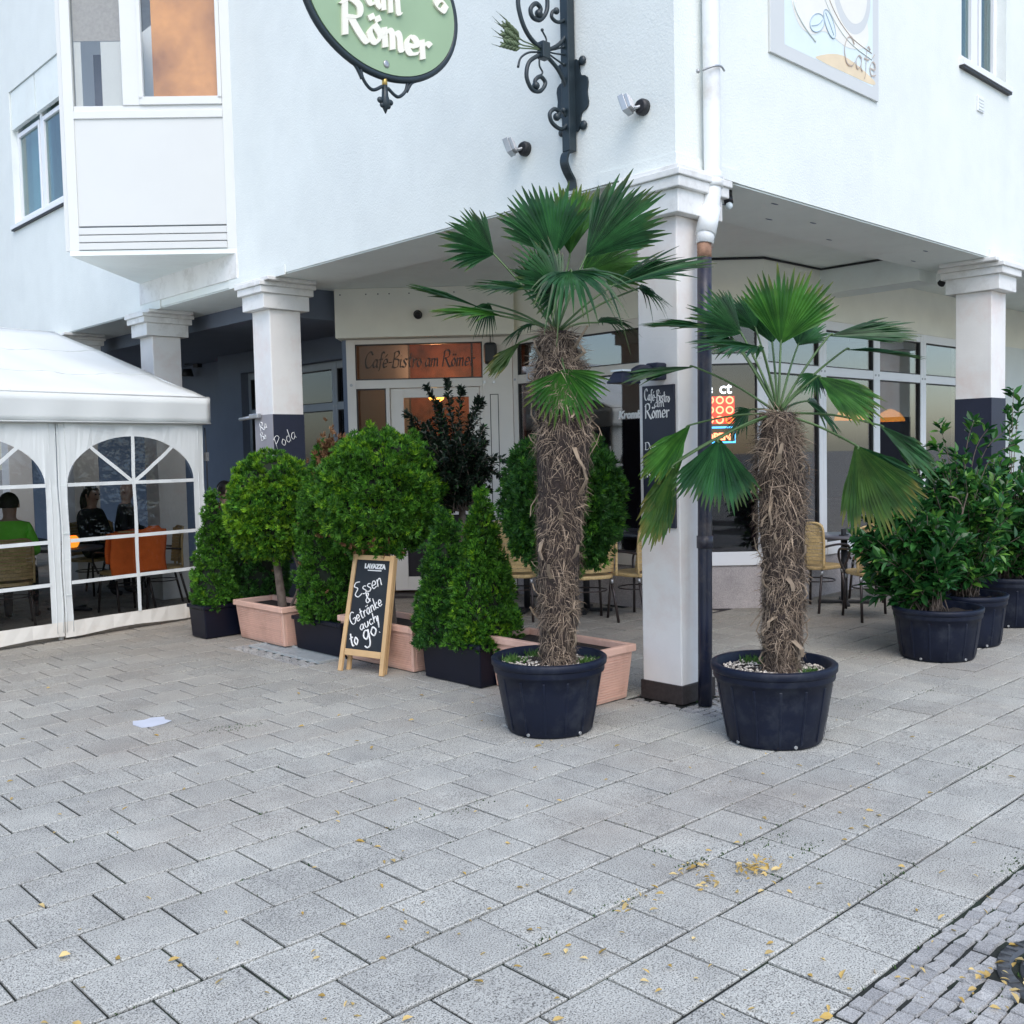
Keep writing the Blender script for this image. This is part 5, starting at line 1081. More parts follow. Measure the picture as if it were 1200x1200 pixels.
t = thing('sign_lamp', 'dark box lamp on a bracket above the pillar menu board', 'lamp', (xb, 4.12, 2.13)); m = MB(); m.box(xb-.10, xb-.001, 4.06, 4.16, 2.105, 2.215); m.build('bracket', MT['navy_paint'], t, bevel=.012)
m = MB(); m.tube(smooth_curve([(xb-.09, 4.12, 2.17), (xb-.16, 4.15, 2.18), (xb-.2, 4.19, 2.15)], 4), .025, 10); m.build('arm', MT['navy_paint'], t)
m = MB(); m.frustum(xb-.33, xb-.13, 4.16, 4.30, 2.085, 2.16, -.04, -.03); m.build('lamp_head', MT['navy_paint'], t, bevel=.01); m = MB(); m.box(xb-.30, xb-.16, 4.18, 4.28, 2.16, 2.172); m.build('top_glass', MT['led'], t)
p = onX(297, 488, XA-.02); t = thing('pillar_lamp', 'thin silver lamp arm on the second pillar beside the tent', 'lamp', (XA, p[1], p[2])); m = MB(); m.box(XA-.06, XA-.006, p[1]-.14, p[1]+.03, p[2]-.025, p[2]+.025); m.build('holder', MT['steel'], t, bevel=.01); m = MB(); m.tube([(XA-.03, p[1]+.03, p[2]-.01), (XA-.03, p[1]+.26, p[2]-.02)], .018, 10); m.build('tube', MT['steel'], t)
p = onX(234, 425, A3+.35); t = thing('bracket_lamp', 'double bracket lamp on the shaded wall behind the tent roof', 'lamp', (p[0], p[1], p[2])); m = MB(); m.box(p[0]-.08, p[0]-.001, p[1]-.08, p[1]+.08, p[2]-.08, p[2]+.10); m.build('backplate', MT['black'], t)
m = MB(); m.tube([(p[0]-.08, p[1], p[2]), (p[0]-.22, p[1]+.1, p[2]-.02)], .02, 8); m.build('arm', MT['black'], t)
for dz in (.14, -.17): m = MB(); m.tube([(p[0]-.2, p[1]+.05, p[2]+dz-.06), (p[0]-.2, p[1]+.05, p[2]+dz+.06)], [.10, .07], 12); m.build('lamp_shade', MT['black'], t)
# ------------------------------------------------------------------ cafe poster on the right-hand facade
t = thing('wall_poster', 'large pale coffee poster panel fixed high on the right-hand facade', 'poster', (6.3, YB, 4.4))
p0, p1 = 6.32, 7.90; m = MB(); m.box(p0, p1, YB-.02, YB-.001, 4.405, 5.6); m.build('panel', MT['panel_white'], t, bevel=.003)
y_ = YB-.0205; m = MB(); m.add([(p0+.18, y_, 4.50), (p1-.10, y_, 4.50), (p1-.10, y_, 5.55), (p0+.18, y_, 5.55)], [(0, 1, 2, 3)]); m.build('print_ground', MT['poster_teal'], t)
def shape(name, pts, mat, k, parent=None):
    P = smooth_curve([(p0+x, YB-.0205-.0006*k, 4.405+z) for x, z in pts], 6, True); m = MB(); m.prism(P, (0, -.0004, 0)); return m.build(name, MT[mat], t)
def line(name, pts, mat, k, w): P = smooth_curve([(p0+x, YB-.0205-.0006*k, 4.405+z) for x, z in pts], 7); m = MB(); m.tube(P, w, 5); return m.build(name, MT[mat], t)
shape('coffee_swirl', [(.62, .12), (1.0, .22), (1.46, .16), (1.47, .11), (1.0, .10), (.7, .10)], 'poster_tan', 1)
shape('cream_shape', [(.24, .55), (.35, .30), (.55, .26), (.75, .33), (1.1, .3), (1.4, .42), (1.3, .75), (1.0, 1.05), (.5, 1.1), (.28, .9)], 'poster_cream', 2)
shape('cup_rim', [(.85, .72), (.95, .50), (1.15, .42), (1.35, .52), (1.44, .75), (1.3, 1.0), (1.0, 1.02)], 'panel_white', 3); shape('coffee_surface', [(.90, .74), (1.0, .56), (1.16, .50), (1.32, .58), (1.38, .76), (1.25, .95), (1.0, .95)], 'poster_cream', 4)
line('steam_line', [(.28, .95), (.36, .6), (.3, .42), (.42, .30), (.6, .22)], 'soffit', 5, .007); line('swirl_line', [(.5, .95), (.75, .55), (1.05, .36), (1.46, .30)], 'soffit', 5, .004); line('swirl_line', [(.55, .98), (.8, .58), (1.1, .40), (1.46, .35)], 'poster_line', 5, .003)
for (x, z, a) in ((.62, .36, .5), (.80, .40, 2.3), (.60, .62, .1)):
    c, s = math.cos(a), math.sin(a); shape('coffee_bean', [(x+c*.11*math.cos(q)-s*.06*math.sin(q), z+s*.11*math.cos(q)+c*.06*math.sin(q)) for q in np.linspace(0, 2*math.pi, 9)[:-1]], 'poster_teal', 6); line('bean_outline', [(x+c*.11*math.cos(q)-s*.06*math.sin(q), z+s*.11*math.cos(q)+c*.06*math.sin(q)) for q in np.linspace(0, 2*math.pi, 13)], 'poster_blue', 7, .004); line('bean_crease', [(x-c*.09, z-s*.09), (x+.012, z-.01), (x+c*.09, z+s*.09)], 'poster_blue', 8, .004)
m = MB(); pen_text(m, 'Café', .22, (p0+1.0, y_-.006, 4.405+.17), (1, 0, 0), (0, 0, 1), .013, 60, .0012, slant=.08); m.build('lettering', MT['poster_line'], t)
# ------------------------------------------------------------------ neon sign in the corner window
def cp(x, y, o=.03): return V(*on_plane(x, y, (1, 1, 0), 14.868+.05*1.414))
t = thing('neon_sign', 'lit red and blue OPEN neon sign in the narrow corner window', 'neon sign', cp(845, 490))
a0 = cp(845, 490); cxd = ED; up = V(0, 0, 1); f_ = EN
def npt(x, y): return cp(x, y)
m = MB(); q0, q1 = npt(824, 497), npt(861, 464); m.pb(V(q0.x, q0.y, q0.z)-f_*.02, ED*(q1-q0).dot(ED), up*(q1.z-q0.z), -f_*.02); m.build('red_panel', MT['neon_panel'], t)
for i, x in enumerate((832, 843.5, 855)):
    for y in (469, 480.5, 492):
        m = MB(); c = npt(x, y); r = .034; m.tube([c+ED*r*math.cos(k*2*math.pi/20)+up*r*math.sin(k*2*math.pi/20) for k in range(20)], .009, 6, closed=True); m.build('ring_tube', MT['neon_red'] if not (i == 2 and y == 492) else MT['lamp_orange'], t)
m = MB(); q0, q1 = npt(816, 519), npt(861.5, 500.5); w = (q1-q0).dot(ED); h = q1.z-q0.z; P = [q0, q0+ED*w, q0+ED*w+up*h, q0+up*h]; m.tube(P, .011, 6, closed=True); m.build('blue_border', MT['neon_blue'], t)
type_text('open_lettering', 'OPEN', .10, npt(841.5, 515.5), ED, up, MT['neon_red'], t, .006, .004)
type_text('white_lettering', 'ct', .165, npt(850, 461), ED, up, MT['neon_white'], t, .006, .002); type_text('white_lettering', 'e', .165, npt(831, 461), ED, up, MT['neon_white'], t, .006, .002)
m = MB(); m.pb(CH0+ED*.1-EN*.34+V(0, 0, .6), ED*1.0, V(0, 0, 2.0), -EN*.04); m.build('dark_backing', MT['interior'], t)
for (x, y, lab) in ((1043, 489, 'orange pendant lamp glowing behind the third right-hand window'), (996, 487, 'orange pendant lamp behind the second right-hand window')):
    p = onY(x, y, 7.0 if x > 1020 else 6.9); t = thing('pendant_lamp', lab, 'lamp', p, 0, 'orange pendant lamps inside'); m = MB(); m.lathe([(.21, -.06), (.20, -.02), (.14, .06), (.05, .11), (.02, .12)], p, 20); m.build('lamp_shade', MT['lamp_orange'], t); m = MB(); m.tube([V(*p)+V(0, 0, .12), (p[0], p[1], CE)], .006, 6); m.build('cord', MT['black'], t)
# ------------------------------------------------------------------ chalk A-board
ab = thing('chalk_board', 'pine framed chalk A-board with white handwriting before the terracotta trough', 'A-board', (4.44, 6.39, 0))
L0, R0 = np.array([4.385, 6.615, 0]), np.array([4.485, 6.165, 0]); ad = unit(R0-L0); an = np.array([ad[1], -ad[0], 0]); an = an if an[0] < 0 else -an; AW = np.linalg.norm(R0-L0)
ah = .89; lean = .20; au = unit(np.array([0, 0, ah])-an*lean); fn = np.cross(ad, au); fn = fn if fn@an > 0 else -fn
def ap(u, v, o=0.): return V(*(L0+ad*u+au*v+fn*o))
def abar(name, u0, u1, v0, v1, o0, o1, mat='pine', par=ab): return MB().pb(ap(u0, v0, o0), ap(u1, v0, o0)-ap(u0, v0, o0), ap(u0, v1, o0)-ap(u0, v0, o0), V(*(fn*(o1-o0)))).build(name, MT[mat], par, bevel=.003)
AL = ah/au[2]; ins = .022                           # legs splay slightly outwards towards the ground
for sgn, u in ((1, 0.), (-1, AW)):
    m = MB(); w = .038; a = ap(u, .0)+V(*(ad*0)); top = ap(u+sgn*ins, AL); m.add([a, a+V(*(ad*sgn*w)), top+V(*(ad*sgn*w)), top, a+V(*(fn*.022)), a+V(*(ad*sgn*w))+V(*(fn*.022)), top+V(*(ad*sgn*w))+V(*(fn*.022)), top+V(*(fn*.022))], [(0, 1, 2, 3), (7, 6, 5, 4), (0, 4, 5, 1), (1, 5, 6, 2), (2, 6, 7, 3), (3, 7, 4, 0)] if sgn < 0 else [(3, 2, 1, 0), (4, 5, 6, 7), (1, 5, 4, 0), (2, 6, 5, 1), (3, 7, 6, 2), (0, 4, 7, 3)])
    m.build('leg', MT['pine'], ab)
abar('top_rail', .058, AW-.058, AL-.042, AL-.004, .001, .021); abar('bottom_rail', .046, AW-.046, .125, .175, .001, .021)
bdm = abar('board', .044, AW-.044, .165, AL-.035, .004, .012, 'chalkboard')
bk = an*(-1); m = MB()
for u in (.03, AW-.065):
    a = ap(u, AL-.02, -.012); b = V(*(L0+ad*u+bk*.045)); m.pb(a, b-a, V(*(ad*.035)), V(*(np.array(an)*-.02)))
    m.build('rear_leg', MT['pine'], ab); m = MB()
m = MB(); g_ = .0125
def chalk(txt, u, v, size, ang, fit=None, w=.0095):
    xd = V(*(ad*math.cos(ang)+au*math.sin(ang))); ud = V(*(au*math.cos(ang)-ad*math.sin(ang))); pen_text(m, txt, size, ap(u, v, g_), xd, ud, w, None, .001, .06, fit=fit)
chalk('Essen', .088, .565, .115, .44, .29); chalk('&', .20, .53, .085, .35); chalk('Getränke', .082, .350, .098, .56, .345); chalk('auch', .18, .318, .085, .50, .19); chalk('to', .10, .185, .12, .42, .09, .013); chalk('go!', .225, .245, .14, .46, .20, .013)
m.build('chalk_writing', MT['chalk'], bdm)
type_text('brand_lettering', 'LAVAZZA', .048, ap(AW*.5+.02, AL-.105, .0125), ad, au, MT['print_white'], bdm, .001, .0035)
m = MB(); m.pb(ap(AW*.5-.05, AL-.125, .012), V(*(ad*.14)), V(*(au*.008)), V(*(fn*.001))); m.build('brand_underline', MT['print_white'], bdm)
# ------------------------------------------------------------------ floor grate and manhole
t = thing('floor_grate', 'rectangular metal grate in the paving before the planters', 'grate', (4.56, 7.55, 0)); m = MB(); x0, x1, y0, y1 = 4.435, 4.695, 6.985, 8.115
m.box(x0, x1, y0, y0+.02, -.03, .008); m.box(x0, x1, y1-.02, y1, -.03, .008); m.box(x0, x0+.02, y0+.02, y1-.02, -.03, .008); m.box(x1-.02, x1, y0+.02, y1-.02, -.03, .008); m.build('frame', MT['galv'], t)
me = None
for k in range(7):
    x = x0+.034+k*.031; o = MB().box(x, x+.016, y0+.021, y1-.021, -.025, -.003).build('slat', MT['galv'], t)
for k in range(9): MB().box(x0+.021, x1-.021, y0+.11+k*.114, y0+.116+k*.114, -.026, -.006).build('cross_bar', MT['galv'], t)
t = thing('manhole_cover', 'round cast iron manhole cover among the granite setts', 'manhole cover', (MAN[0], MAN[1], 0)); c = (MAN[0], MAN[1], 0)
m = MB(); m.lathe([(.270, -.03), (.270, .003), (.230, .003), (.227, -.012), (.204, -.012)], c, 56); m.build('frame', MT['cast_iron'], t)
m = MB(); m.lathe([(.204, -.03), (.202, .002), (.134, .002), (.130, -.008), (.108, -.008), (.106, .004), (.0001, .004)], c, 56); m.build('lid', MT['cast_iron'], t)
m = MB()
for k in range(34):
    a = 2*math.pi*k/34; d = V(math.cos(a), math.sin(a), 0); s = V(-math.sin(a), math.cos(a), 0); m.pb(V(*c)+d*.233-s*.007+V(0, 0, .003), d*.034, s*.014, V(0, 0, .005))
    if k % 2 == 0: m.pb(V(*c)+d*.140-s*.011+V(0, 0, .002), d*.056, s*.022, V(0, 0, .005))
m.build('raised_pattern', MT['cast_iron'], t, kind='stuff')
# ------------------------------------------------------------------ wicker chairs and tables
def chair(label, x, y, rz, group='wicker bistro chairs under the arcade'):
    t = thing('wicker_chair', label, 'chair', (x, y, 0), rz, group)      # seat faces local +x
    m = MB(); N = 18
    m.prism([(.23*math.copysign(abs(math.cos(a))**.6, math.cos(a)), .225*math.copysign(abs(math.sin(a))**.6, math.sin(a)), .425) for a in np.linspace(0, 2*math.pi, N+1)[:-1]], (0, 0, .035)); m.build('seat', MT['wicker'], t, True, bevel=.01)
    m = MB()
    for k in range(11):                              # woven bands of the back, one strip above the other
        z = .49+k*.036; P = [( -.215-.012*math.cos(1.6*s_)*0-.10*(z-.46)+.07*(s_*s_), .215*s_*(1-.10*max(0, z-.75)/.1*.3), z) for s_ in np.linspace(-1, 1, 9)]
        for a, b in zip(P[:-1], P[1:]): m.add([a, b, (b[0]-.0035, b[1], b[2]+.033), (a[0]-.0035, a[1], a[2]+.033), (a[0]-.011, a[1], a[2]), (b[0]-.011, b[1], b[2]), (b[0]-.0145, b[1], b[2]+.033), (a[0]-.0145, a[1], a[2]+.033)], [(0, 1, 2, 3), (7, 6, 5, 4), (3, 2, 6, 7), (1, 0, 4, 5)])
    m.build('backrest', MT['wicker'], t, True)
    m = MB(); m.tube(smooth_curve([(-.20, -.225, .45), (-.20, -.228, .72), (-.22, -.20, .885), (-.258, 0, .895), (-.22, .20, .885), (-.20, .228, .72), (-.20, .225, .45)], 5), .013, 7); m.build('back_frame', MT['wicker'], t, True)
    for sy in (-1, 1):
        for fx in (-1, 1):
            m = MB(); a = V(.17*fx, .185*sy, .425); b = V(.20*fx if fx > 0 else -.27, .215*sy, 0); m.tube([a, a+(b-a)*.5, b], .0135, 8); lg = m.build('leg', MT['chair_metal'], t, True); m = MB(); m.tube([a+(b-a)*.02, a+(b-a)*.12], .0165, 8); m.build('ferrule', MT['steel'], lg, True)
        m = MB(); m.tube(smooth_curve([(.19, .20*sy, .43), (.225, .24*sy, .56), (.17, .255*sy, .655), (.0, .25*sy, .675), (-.20, .23*sy, .66)], 6), .012, 7); m.build('armrest', MT['chair_metal'], t, True)
    m = MB(); m.tube([(.15*math.cos(a)*1.2, .16*math.sin(a)*1.2, .30) for a in np.linspace(0, 2*math.pi, 17)[:-1]], .007, 6, closed=True); m.build('seat_brace', MT['chair_metal'], t, True)
    return t
def table(label, x, y, r=.36, h=.73):
    t = thing('bistro_table', label, 'table', (x, y, 0), 0, 'round bistro tables under the arcade'); m = MB(); m.lathe([(.0, h-.03), (r-.01, h-.03), (r, h-.022), (r, h-.006), (r-.008, h), (.0, h)], (x, y, 0), 32); m.build('tabletop', MT['tabletop'], t)
    m = MB(); m.tube([(x, y, .03), (x, y, h-.03)], .034, 12); m.build('column', MT['black'], t)
    for k in range(2):
        a = k*math.pi/2+.6; d = V(math.cos(a), math.sin(a), 0); s = V(-d.y, d.x, 0); MB().pb(V(x, y, .004+k*.002)-d*.27-s*.03, d*.54, s*.06, V(0, 0, .03)).build('foot', MT['black'], t, bevel=.006)
    return t
q = onZ(604, 724); chair('wicker chair at the left table, left of the shaggy palm trunk', 7.02, 7.36, rad(35))
table('round table left of the taller palm trunk', 7.42, 7.62)
q = onZ(690, 728); chair('wicker chair turned away, just right of the taller palm trunk', 7.36, 6.70, rad(62))
q = onZ(742, 728); chair('wicker chair between the taller palm and the corner pillar, nearest the pillar', 7.82, 6.46, rad(92))
table('round table behind the two chairs left of the corner pillar', 7.78, 7.10)
chair('wicker chair behind the taller palm, on the far side of the left table', 7.72, 8.10, rad(-120))
q = onZ(1015, 722); chair('wicker chair nearest the laurels on the right, back turned', 9.18, 4.66, rad(50))
q = onZ(968, 706); table('round table behind the right-hand palm trunk', 9.86, 5.32)
chair('wicker chair side on behind the right-hand palm trunk', 9.36, 5.36, rad(-5)); chair('wicker chair at the far side of the right-hand table', 10.36, 5.2, rad(170))
p = onZ(967, 618, .73); t = thing('table_holder', 'small dark menu holder standing on the right-hand table', 'menu holder', (9.74, 5.26, .73)); m = MB(); m.box(9.69, 9.79, 5.23, 5.29, .731, .742); m.box(9.70, 9.78, 5.25, 5.27, .742, .80); m.build('holder', MT['black'], t, bevel=.003)
# ------------------------------------------------------------------ party tent
TA = np.array([2.833, 9.651, 0.]); TE = unit(np.array([2.149, .325, 0.])); TN = np.array([-TE[1], TE[0], 0.])
def tp(u, v, z): return V(*(TA+TE*u+TN*v+np.array([0, 0, z])))
tent = thing('party_tent', 'white party tent with arched clear windows at the left edge', 'tent', tp(-1, 3, 0))
UE, WZ, HALF, RZ, UL = 2.205, 2.035, 3.0, 3.27, -6.0
# roof: two slopes slightly sagging between the frames, valance round the eaves
def grid(f, nu, nv, smooth=True):
    vs = [f(i/nu, j/nv) for i in range(nu+1) for j in range(nv+1)]; fs = [(i*(nv+1)+j, (i+1)*(nv+1)+j, (i+1)*(nv+1)+j+1, i*(nv+1)+j+1) for i in range(nu) for j in range(nv)]
    m = MB(); m.add(vs, fs, 0, smooth); return m
ZE = 2.31
def roof_f(sgn):
    def f(a, b):
        u = UL+(UE+.05-UL)*a; w = b; bay = abs(math.sin(math.pi*(u-UE)/2.0)); z = ZE+(RZ-ZE)*w-.05*math.sin(math.pi*w)*bay-.014*math.sin(u*9+w*5)*math.sin(math.pi*w)-.008*math.sin(u*17-w*21)*(1-w)
        v = HALF-(HALF+.05)*(1-w)*1. if sgn < 0 else HALF+(HALF+.05)*(1-w)
        return tp(u, v, z)
    return f
m = grid(roof_f(-1), 64, 12); o = m.build('roof_slope', MT['tent'], tent); s_ = o.modifiers.new('t', 'SOLIDIFY'); s_.thickness = .006
m = grid(roof_f(1), 20, 4); o = m.build('roof_slope', MT['tent'], tent); s_ = o.modifiers.new('t', 'SOLIDIFY'); s_.thickness = .006
rngt = np.random.default_rng(77)
def wav(u, z): return .010*math.sin(u*7.3+z*3)*math.sin(z*4.1+u)+.005*math.sin(u*23+z*9)
m = grid(lambda a, b: tp(UL+(UE+.062-UL)*a, -.058-.012*math.sin(a*90)*b+.02*b, ZE-.005-.272*b), 140, 4); o = m.build('valance', MT['tent'], tent); s_ = o.modifiers.new('t', 'SOLIDIFY'); s_.thickness = .005
m = grid(lambda a, b: tp(UE+.066+.012*math.sin(a*40)*b-.01*b, -.05+6.1*a, ZE-.005-.272*b), 60, 4); o = m.build('valance', MT['tent'], tent); s_ = o.modifiers.new('t', 'SOLIDIFY'); s_.thickness = .005
for u in (UE-2.0, UE-4.0): m = MB(); m.tube([roof_f(-1)((u-UL)/(UE+.05-UL), w_)+V(0, 0, .004) for w_ in np.linspace(0, 1, 13)], .006, 5); m.build('roof_seam', MT['tent'], tent)
for w_ in (.33, .68): m = MB(); m.tube([roof_f(-1)(a_, w_)+V(0, 0, .002) for a_ in np.linspace(0, 1, 60)], .005, 4); m.build('roof_seam', MT['tent'], tent)
m = MB(); m.add([tp(UE+.03, -.03, ZE-.27), tp(UE+.03, 2*HALF+.03, ZE-.27), tp(UE+.03, 2*HALF+.03, ZE), tp(UE+.03, HALF, RZ), tp(UE+.03, -.03, ZE)], [(0, 1, 2, 3, 4)]); m.build('gable', MT['tent'], tent)
m = MB(); m.tube([tp(UL, -.062, ZE-.268), tp(UE+.06, -.062, ZE-.268)], .008, 6); m.tube([tp(UL, -.05, ZE), tp(UE+.06, -.05, ZE)], .010, 6); m.build('valance_seam', MT['tent'], tent)
for (u, v) in ((UE-.04, .06), (UE-.04, 5.9), (.60, .06), (-2.0, .06), (-2.0, 5.9), (UE-.04, 3.0)): m = MB(); m.tube([tp(u, v, 0), tp(u, v, ZE if v != 3.0 else RZ-.05)], .024, 10); m.build('pole', MT['plastic_white'], tent)
m = MB(); m.tube([tp(UL, .06, ZE-.05), tp(UE, .06, ZE-.05)], .022, 8); m.build('eave_rail', MT['plastic_white'], tent)
# front curtain: one panel per window, each with arch, glazing bars and clear foil
HW, SP, AH, ZB = .690, 1.455, .455, .175
def front(uc, w0, w1):
    def P(u, z, o=0.): return tp(u, wav(u, z)*.9-o, z)
    m = MB(); N = 24
    arch = [(uc-HW*math.cos(math.pi*k/N), SP+AH*math.sin(math.pi*k/N)) for k in range(N+1)]
    def quad(a, b, c, d): m.add([P(*a), P(*b), P(*c), P(*d)], [(0, 1, 2, 3)], 0, False)
    nz = 10
    for (ua, ub) in ((w0, uc-HW), (uc+HW, w1)):
        for k in range(nz):
            z0, z1 = ZB+(SP-ZB)*k/nz, ZB+(SP-ZB)*(k+1)/nz
            for j in range(3): a_, b_ = ua+(ub-ua)*j/3, ua+(ub-ua)*(j+1)/3; quad((a_, z0), (b_, z0), (b_, z1), (a_, z1))
        for j in range(3): a_, b_ = ua+(ub-ua)*j/3, ua+(ub-ua)*(j+1)/3; quad((a_, SP), (b_, SP), (b_, WZ), (a_, WZ))
    for (a, b) in zip(arch[:-1], arch[1:]): quad(a, b, (b[0], WZ), (a[0], WZ))
    cur = m.build('curtain_panel', MT['tent'], tent); wd_ = cur.modifiers.new('w', 'WELD'); wd_.merge_threshold = .0015; s_ = cur.modifiers.new('t', 'SOLIDIFY'); s_.thickness = .004
    m = MB(); n = 16
    for k in range(n):
        a_, b_ = w0+(w1-w0)*k/n, w0+(w1-w0)*(k+1)/n; zf = lambda u: .035+.012*math.sin(u*5+uc)
        m.add([P(a_, zf(a_)), P(b_, zf(b_)), P(b_, ZB), P(a_, ZB)], [(0, 1, 2, 3)], 0, False)
    sk = m.build('skirt', MT['tent_grime'], cur); wd_ = sk.modifiers.new('w', 'WELD'); wd_.merge_threshold = .0015; s_ = sk.modifiers.new('t', 'SOLIDIFY'); s_.thickness = .004
    m = MB(); vs = []; nx, ny = 14, 20
    for i in range(nx+1):
        u = uc-HW+2*HW*i/nx; zt = SP+AH*math.sqrt(max(0, 1-((u-uc)/HW)**2))
        for j in range(ny+1): z = ZB+(zt-ZB)*j/ny; vs.append(tp(u, wav(u, z)*.9+.012+.004*math.sin(u*11+z*6)*math.sin(z*3.), z))
    m.add(vs, [(i*(ny+1)+j, (i+1)*(ny+1)+j, (i+1)*(ny+1)+j+1, i*(ny+1)+j+1) for i in range(nx) for j in range(ny)], 0, True); m.build('clear_foil', MT['foil'], cur)
    for us in (w0+.012, w0+.075, w1-.012, w1-.07):
        m = MB(); zz = np.linspace(ZB-.1, WZ, 14); m.tube([P(us, z, .003) for z in zz], .0035, 4); m.build('seam', MT['tent'], cur)
    for us in (w0+.045,):
        for z in (1.45, 1.0, .75, .42): m = MB(); m.pb(P(us-.03, z, .006), TE*.06, TN*.004, (0, 0, .006)); m.build('strap_loop', MT['soffit'], cur)
    def bar(pts, w=.017):
        m = MB(); Q = []
        for (u, z) in pts: Q.append((u, z))
        for (a, b) in zip(Q[:-1], Q[1:]):
            d = unit(np.array([b[0]-a[0], b[1]-a[1]])); q = np.array([-d[1], d[0]])*w
            c = [P(a[0]-q[0], a[1]-q[1], .004), P(b[0]-q[0], b[1]-q[1], .004), P(b[0]+q[0], b[1]+q[1], .004), P(a[0]+q[0], a[1]+q[1], .004)]; e = [x+V(*(TN*-.004)) for x in c]
            m.add(c+e, [(4, 5, 6, 7), (3, 2, 1, 0), (0, 1, 5, 4), (1, 2, 6, 5), (2, 3, 7, 6), (3, 0, 4, 7)], 0, False)
        m.build('glazing_bar', MT['tent'], cur)
    L_ = lambda u0, z0, u1, z1, n=10: [(u0+(u1-u0)*k/n, z0+(z1-z0)*k/n) for k in range(n+1)]
    for z in (SP+.0, .93, .535): bar(L_(uc-HW, z, uc+HW, z))
    bar(L_(uc, ZB, uc, SP+AH)); c45 = math.cos(rad(50))
    bar(L_(uc, SP, uc-HW*c45, SP+AH*math.sin(rad(50)))); bar(L_(uc, SP, uc+HW*c45, SP+AH*math.sin(rad(50))))
front(1.385, .612, UE); front(-.205, -.99, .604); front(-1.795, -2.58, -.998)
for (u, z) in ((UE+.035, 1.72), (UE+.035, 1.68)): m = MB(); m.pb(tp(u, .0, z-.03), TE*.03, TN*.04, (0, 0, .05)); m.build('strap_buckle', MT['steel'], tent)
m = MB(); m.tube([tp(UE+.04, .02, 2.0), tp(UE+.05, .02, 1.72), tp(UE+.035, .02, .1)], .007, 5); m.build('strap', MT['black'], tent)
# rear curtain of the tent and its far left end, made dark to dim the inside
for k in range(4): 
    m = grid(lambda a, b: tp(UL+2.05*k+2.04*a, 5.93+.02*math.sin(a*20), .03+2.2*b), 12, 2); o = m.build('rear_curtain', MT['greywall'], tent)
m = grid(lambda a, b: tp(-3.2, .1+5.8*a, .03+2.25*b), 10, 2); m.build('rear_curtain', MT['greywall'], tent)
# furniture inside, seen through the foil
c_ = tp(1.93, 1.15, 0); chair('wicker chair inside the tent with the orange blanket over its back', c_.x, c_.y, rad(95), 'wicker chairs inside the tent')
ob = thing('blanket', 'bright orange fleece blanket hung over a chair back inside the tent', 'blanket', c_)
yr = rad(95); cx_, sx_ = math.cos(yr), math.sin(yr)
def cl(x, y, z): return V(c_.x+cx_*x-sx_*y, c_.y+sx_*x+cx_*y, z)
def bl(a, b):
    y = -.33+.64*a+.015*math.sin(b*9); L = b*.80; drop = -.26+.0
    if L < .46+.03*math.sin(a*7): x, z = -.30-.02*math.sin(a*9)-.02*(1-b), .905-(.46-L)*1.
    else: x, z = -.22+.01*math.sin(a*11), .915-(L-.46)*1.
    return cl(x, y, z+.015*math.sin(a*6))
m = grid(bl, 20, 28); o = m.build('fleece', MT['orange_cloth'], ob); s_ = o.modifiers.new('t', 'SOLIDIFY'); s_.thickness = .012
c_ = tp(2.42, 1.2, 0); chair('wicker chair inside the tent beside the blanket chair, turned left', c_.x, c_.y, rad(165), 'wicker chairs inside the tent')
c_ = tp(1.62, 1.78, 0); table('round table inside the tent carrying the orange candle glass', c_.x, c_.y, .38, .72)
q = onZ(95, 646, .74); t = thing('candle_glass', 'glowing orange candle glass on the table inside the tent', 'candle', (c_.x-.02, c_.y-.22, .72)); cc = (c_.x-.02, c_.y-.22, .722)
m = MB(); m.lathe([(.04, 0), (.06, .02), (.078, .06), (.07, .11), (.052, .135)], cc, 20); m.build('glass_bowl', MT['lamp_orange'], t); m = MB(); m.lathe([(.05, -.0), (.055, .008), (.03, .012)], cc, 16); m.build('foot', MT['black'], t)
c_ = tp(.55, 2.0, 0); table('round table inside the tent before the person in lime green', c_.x, c_.y, .38, .72)
c_ = tp(.74, 1.32, 0); chair('wicker chair inside the tent under the person in lime green', c_.x, c_.y, rad(75), 'wicker chairs inside the tent')
CH1_ = tp(2.56, 2.95, 0); chair('wicker chair beyond the tent end under the dark haired person', CH1_.x, CH1_.y, rad(-60), 'wicker chairs inside the tent')
CH2_ = tp(2.98, 2.90, 0); chair('wicker chair beyond the tent end under the bald person', CH2_.x, CH2_.y, rad(-40), 'wicker chairs inside the tent')
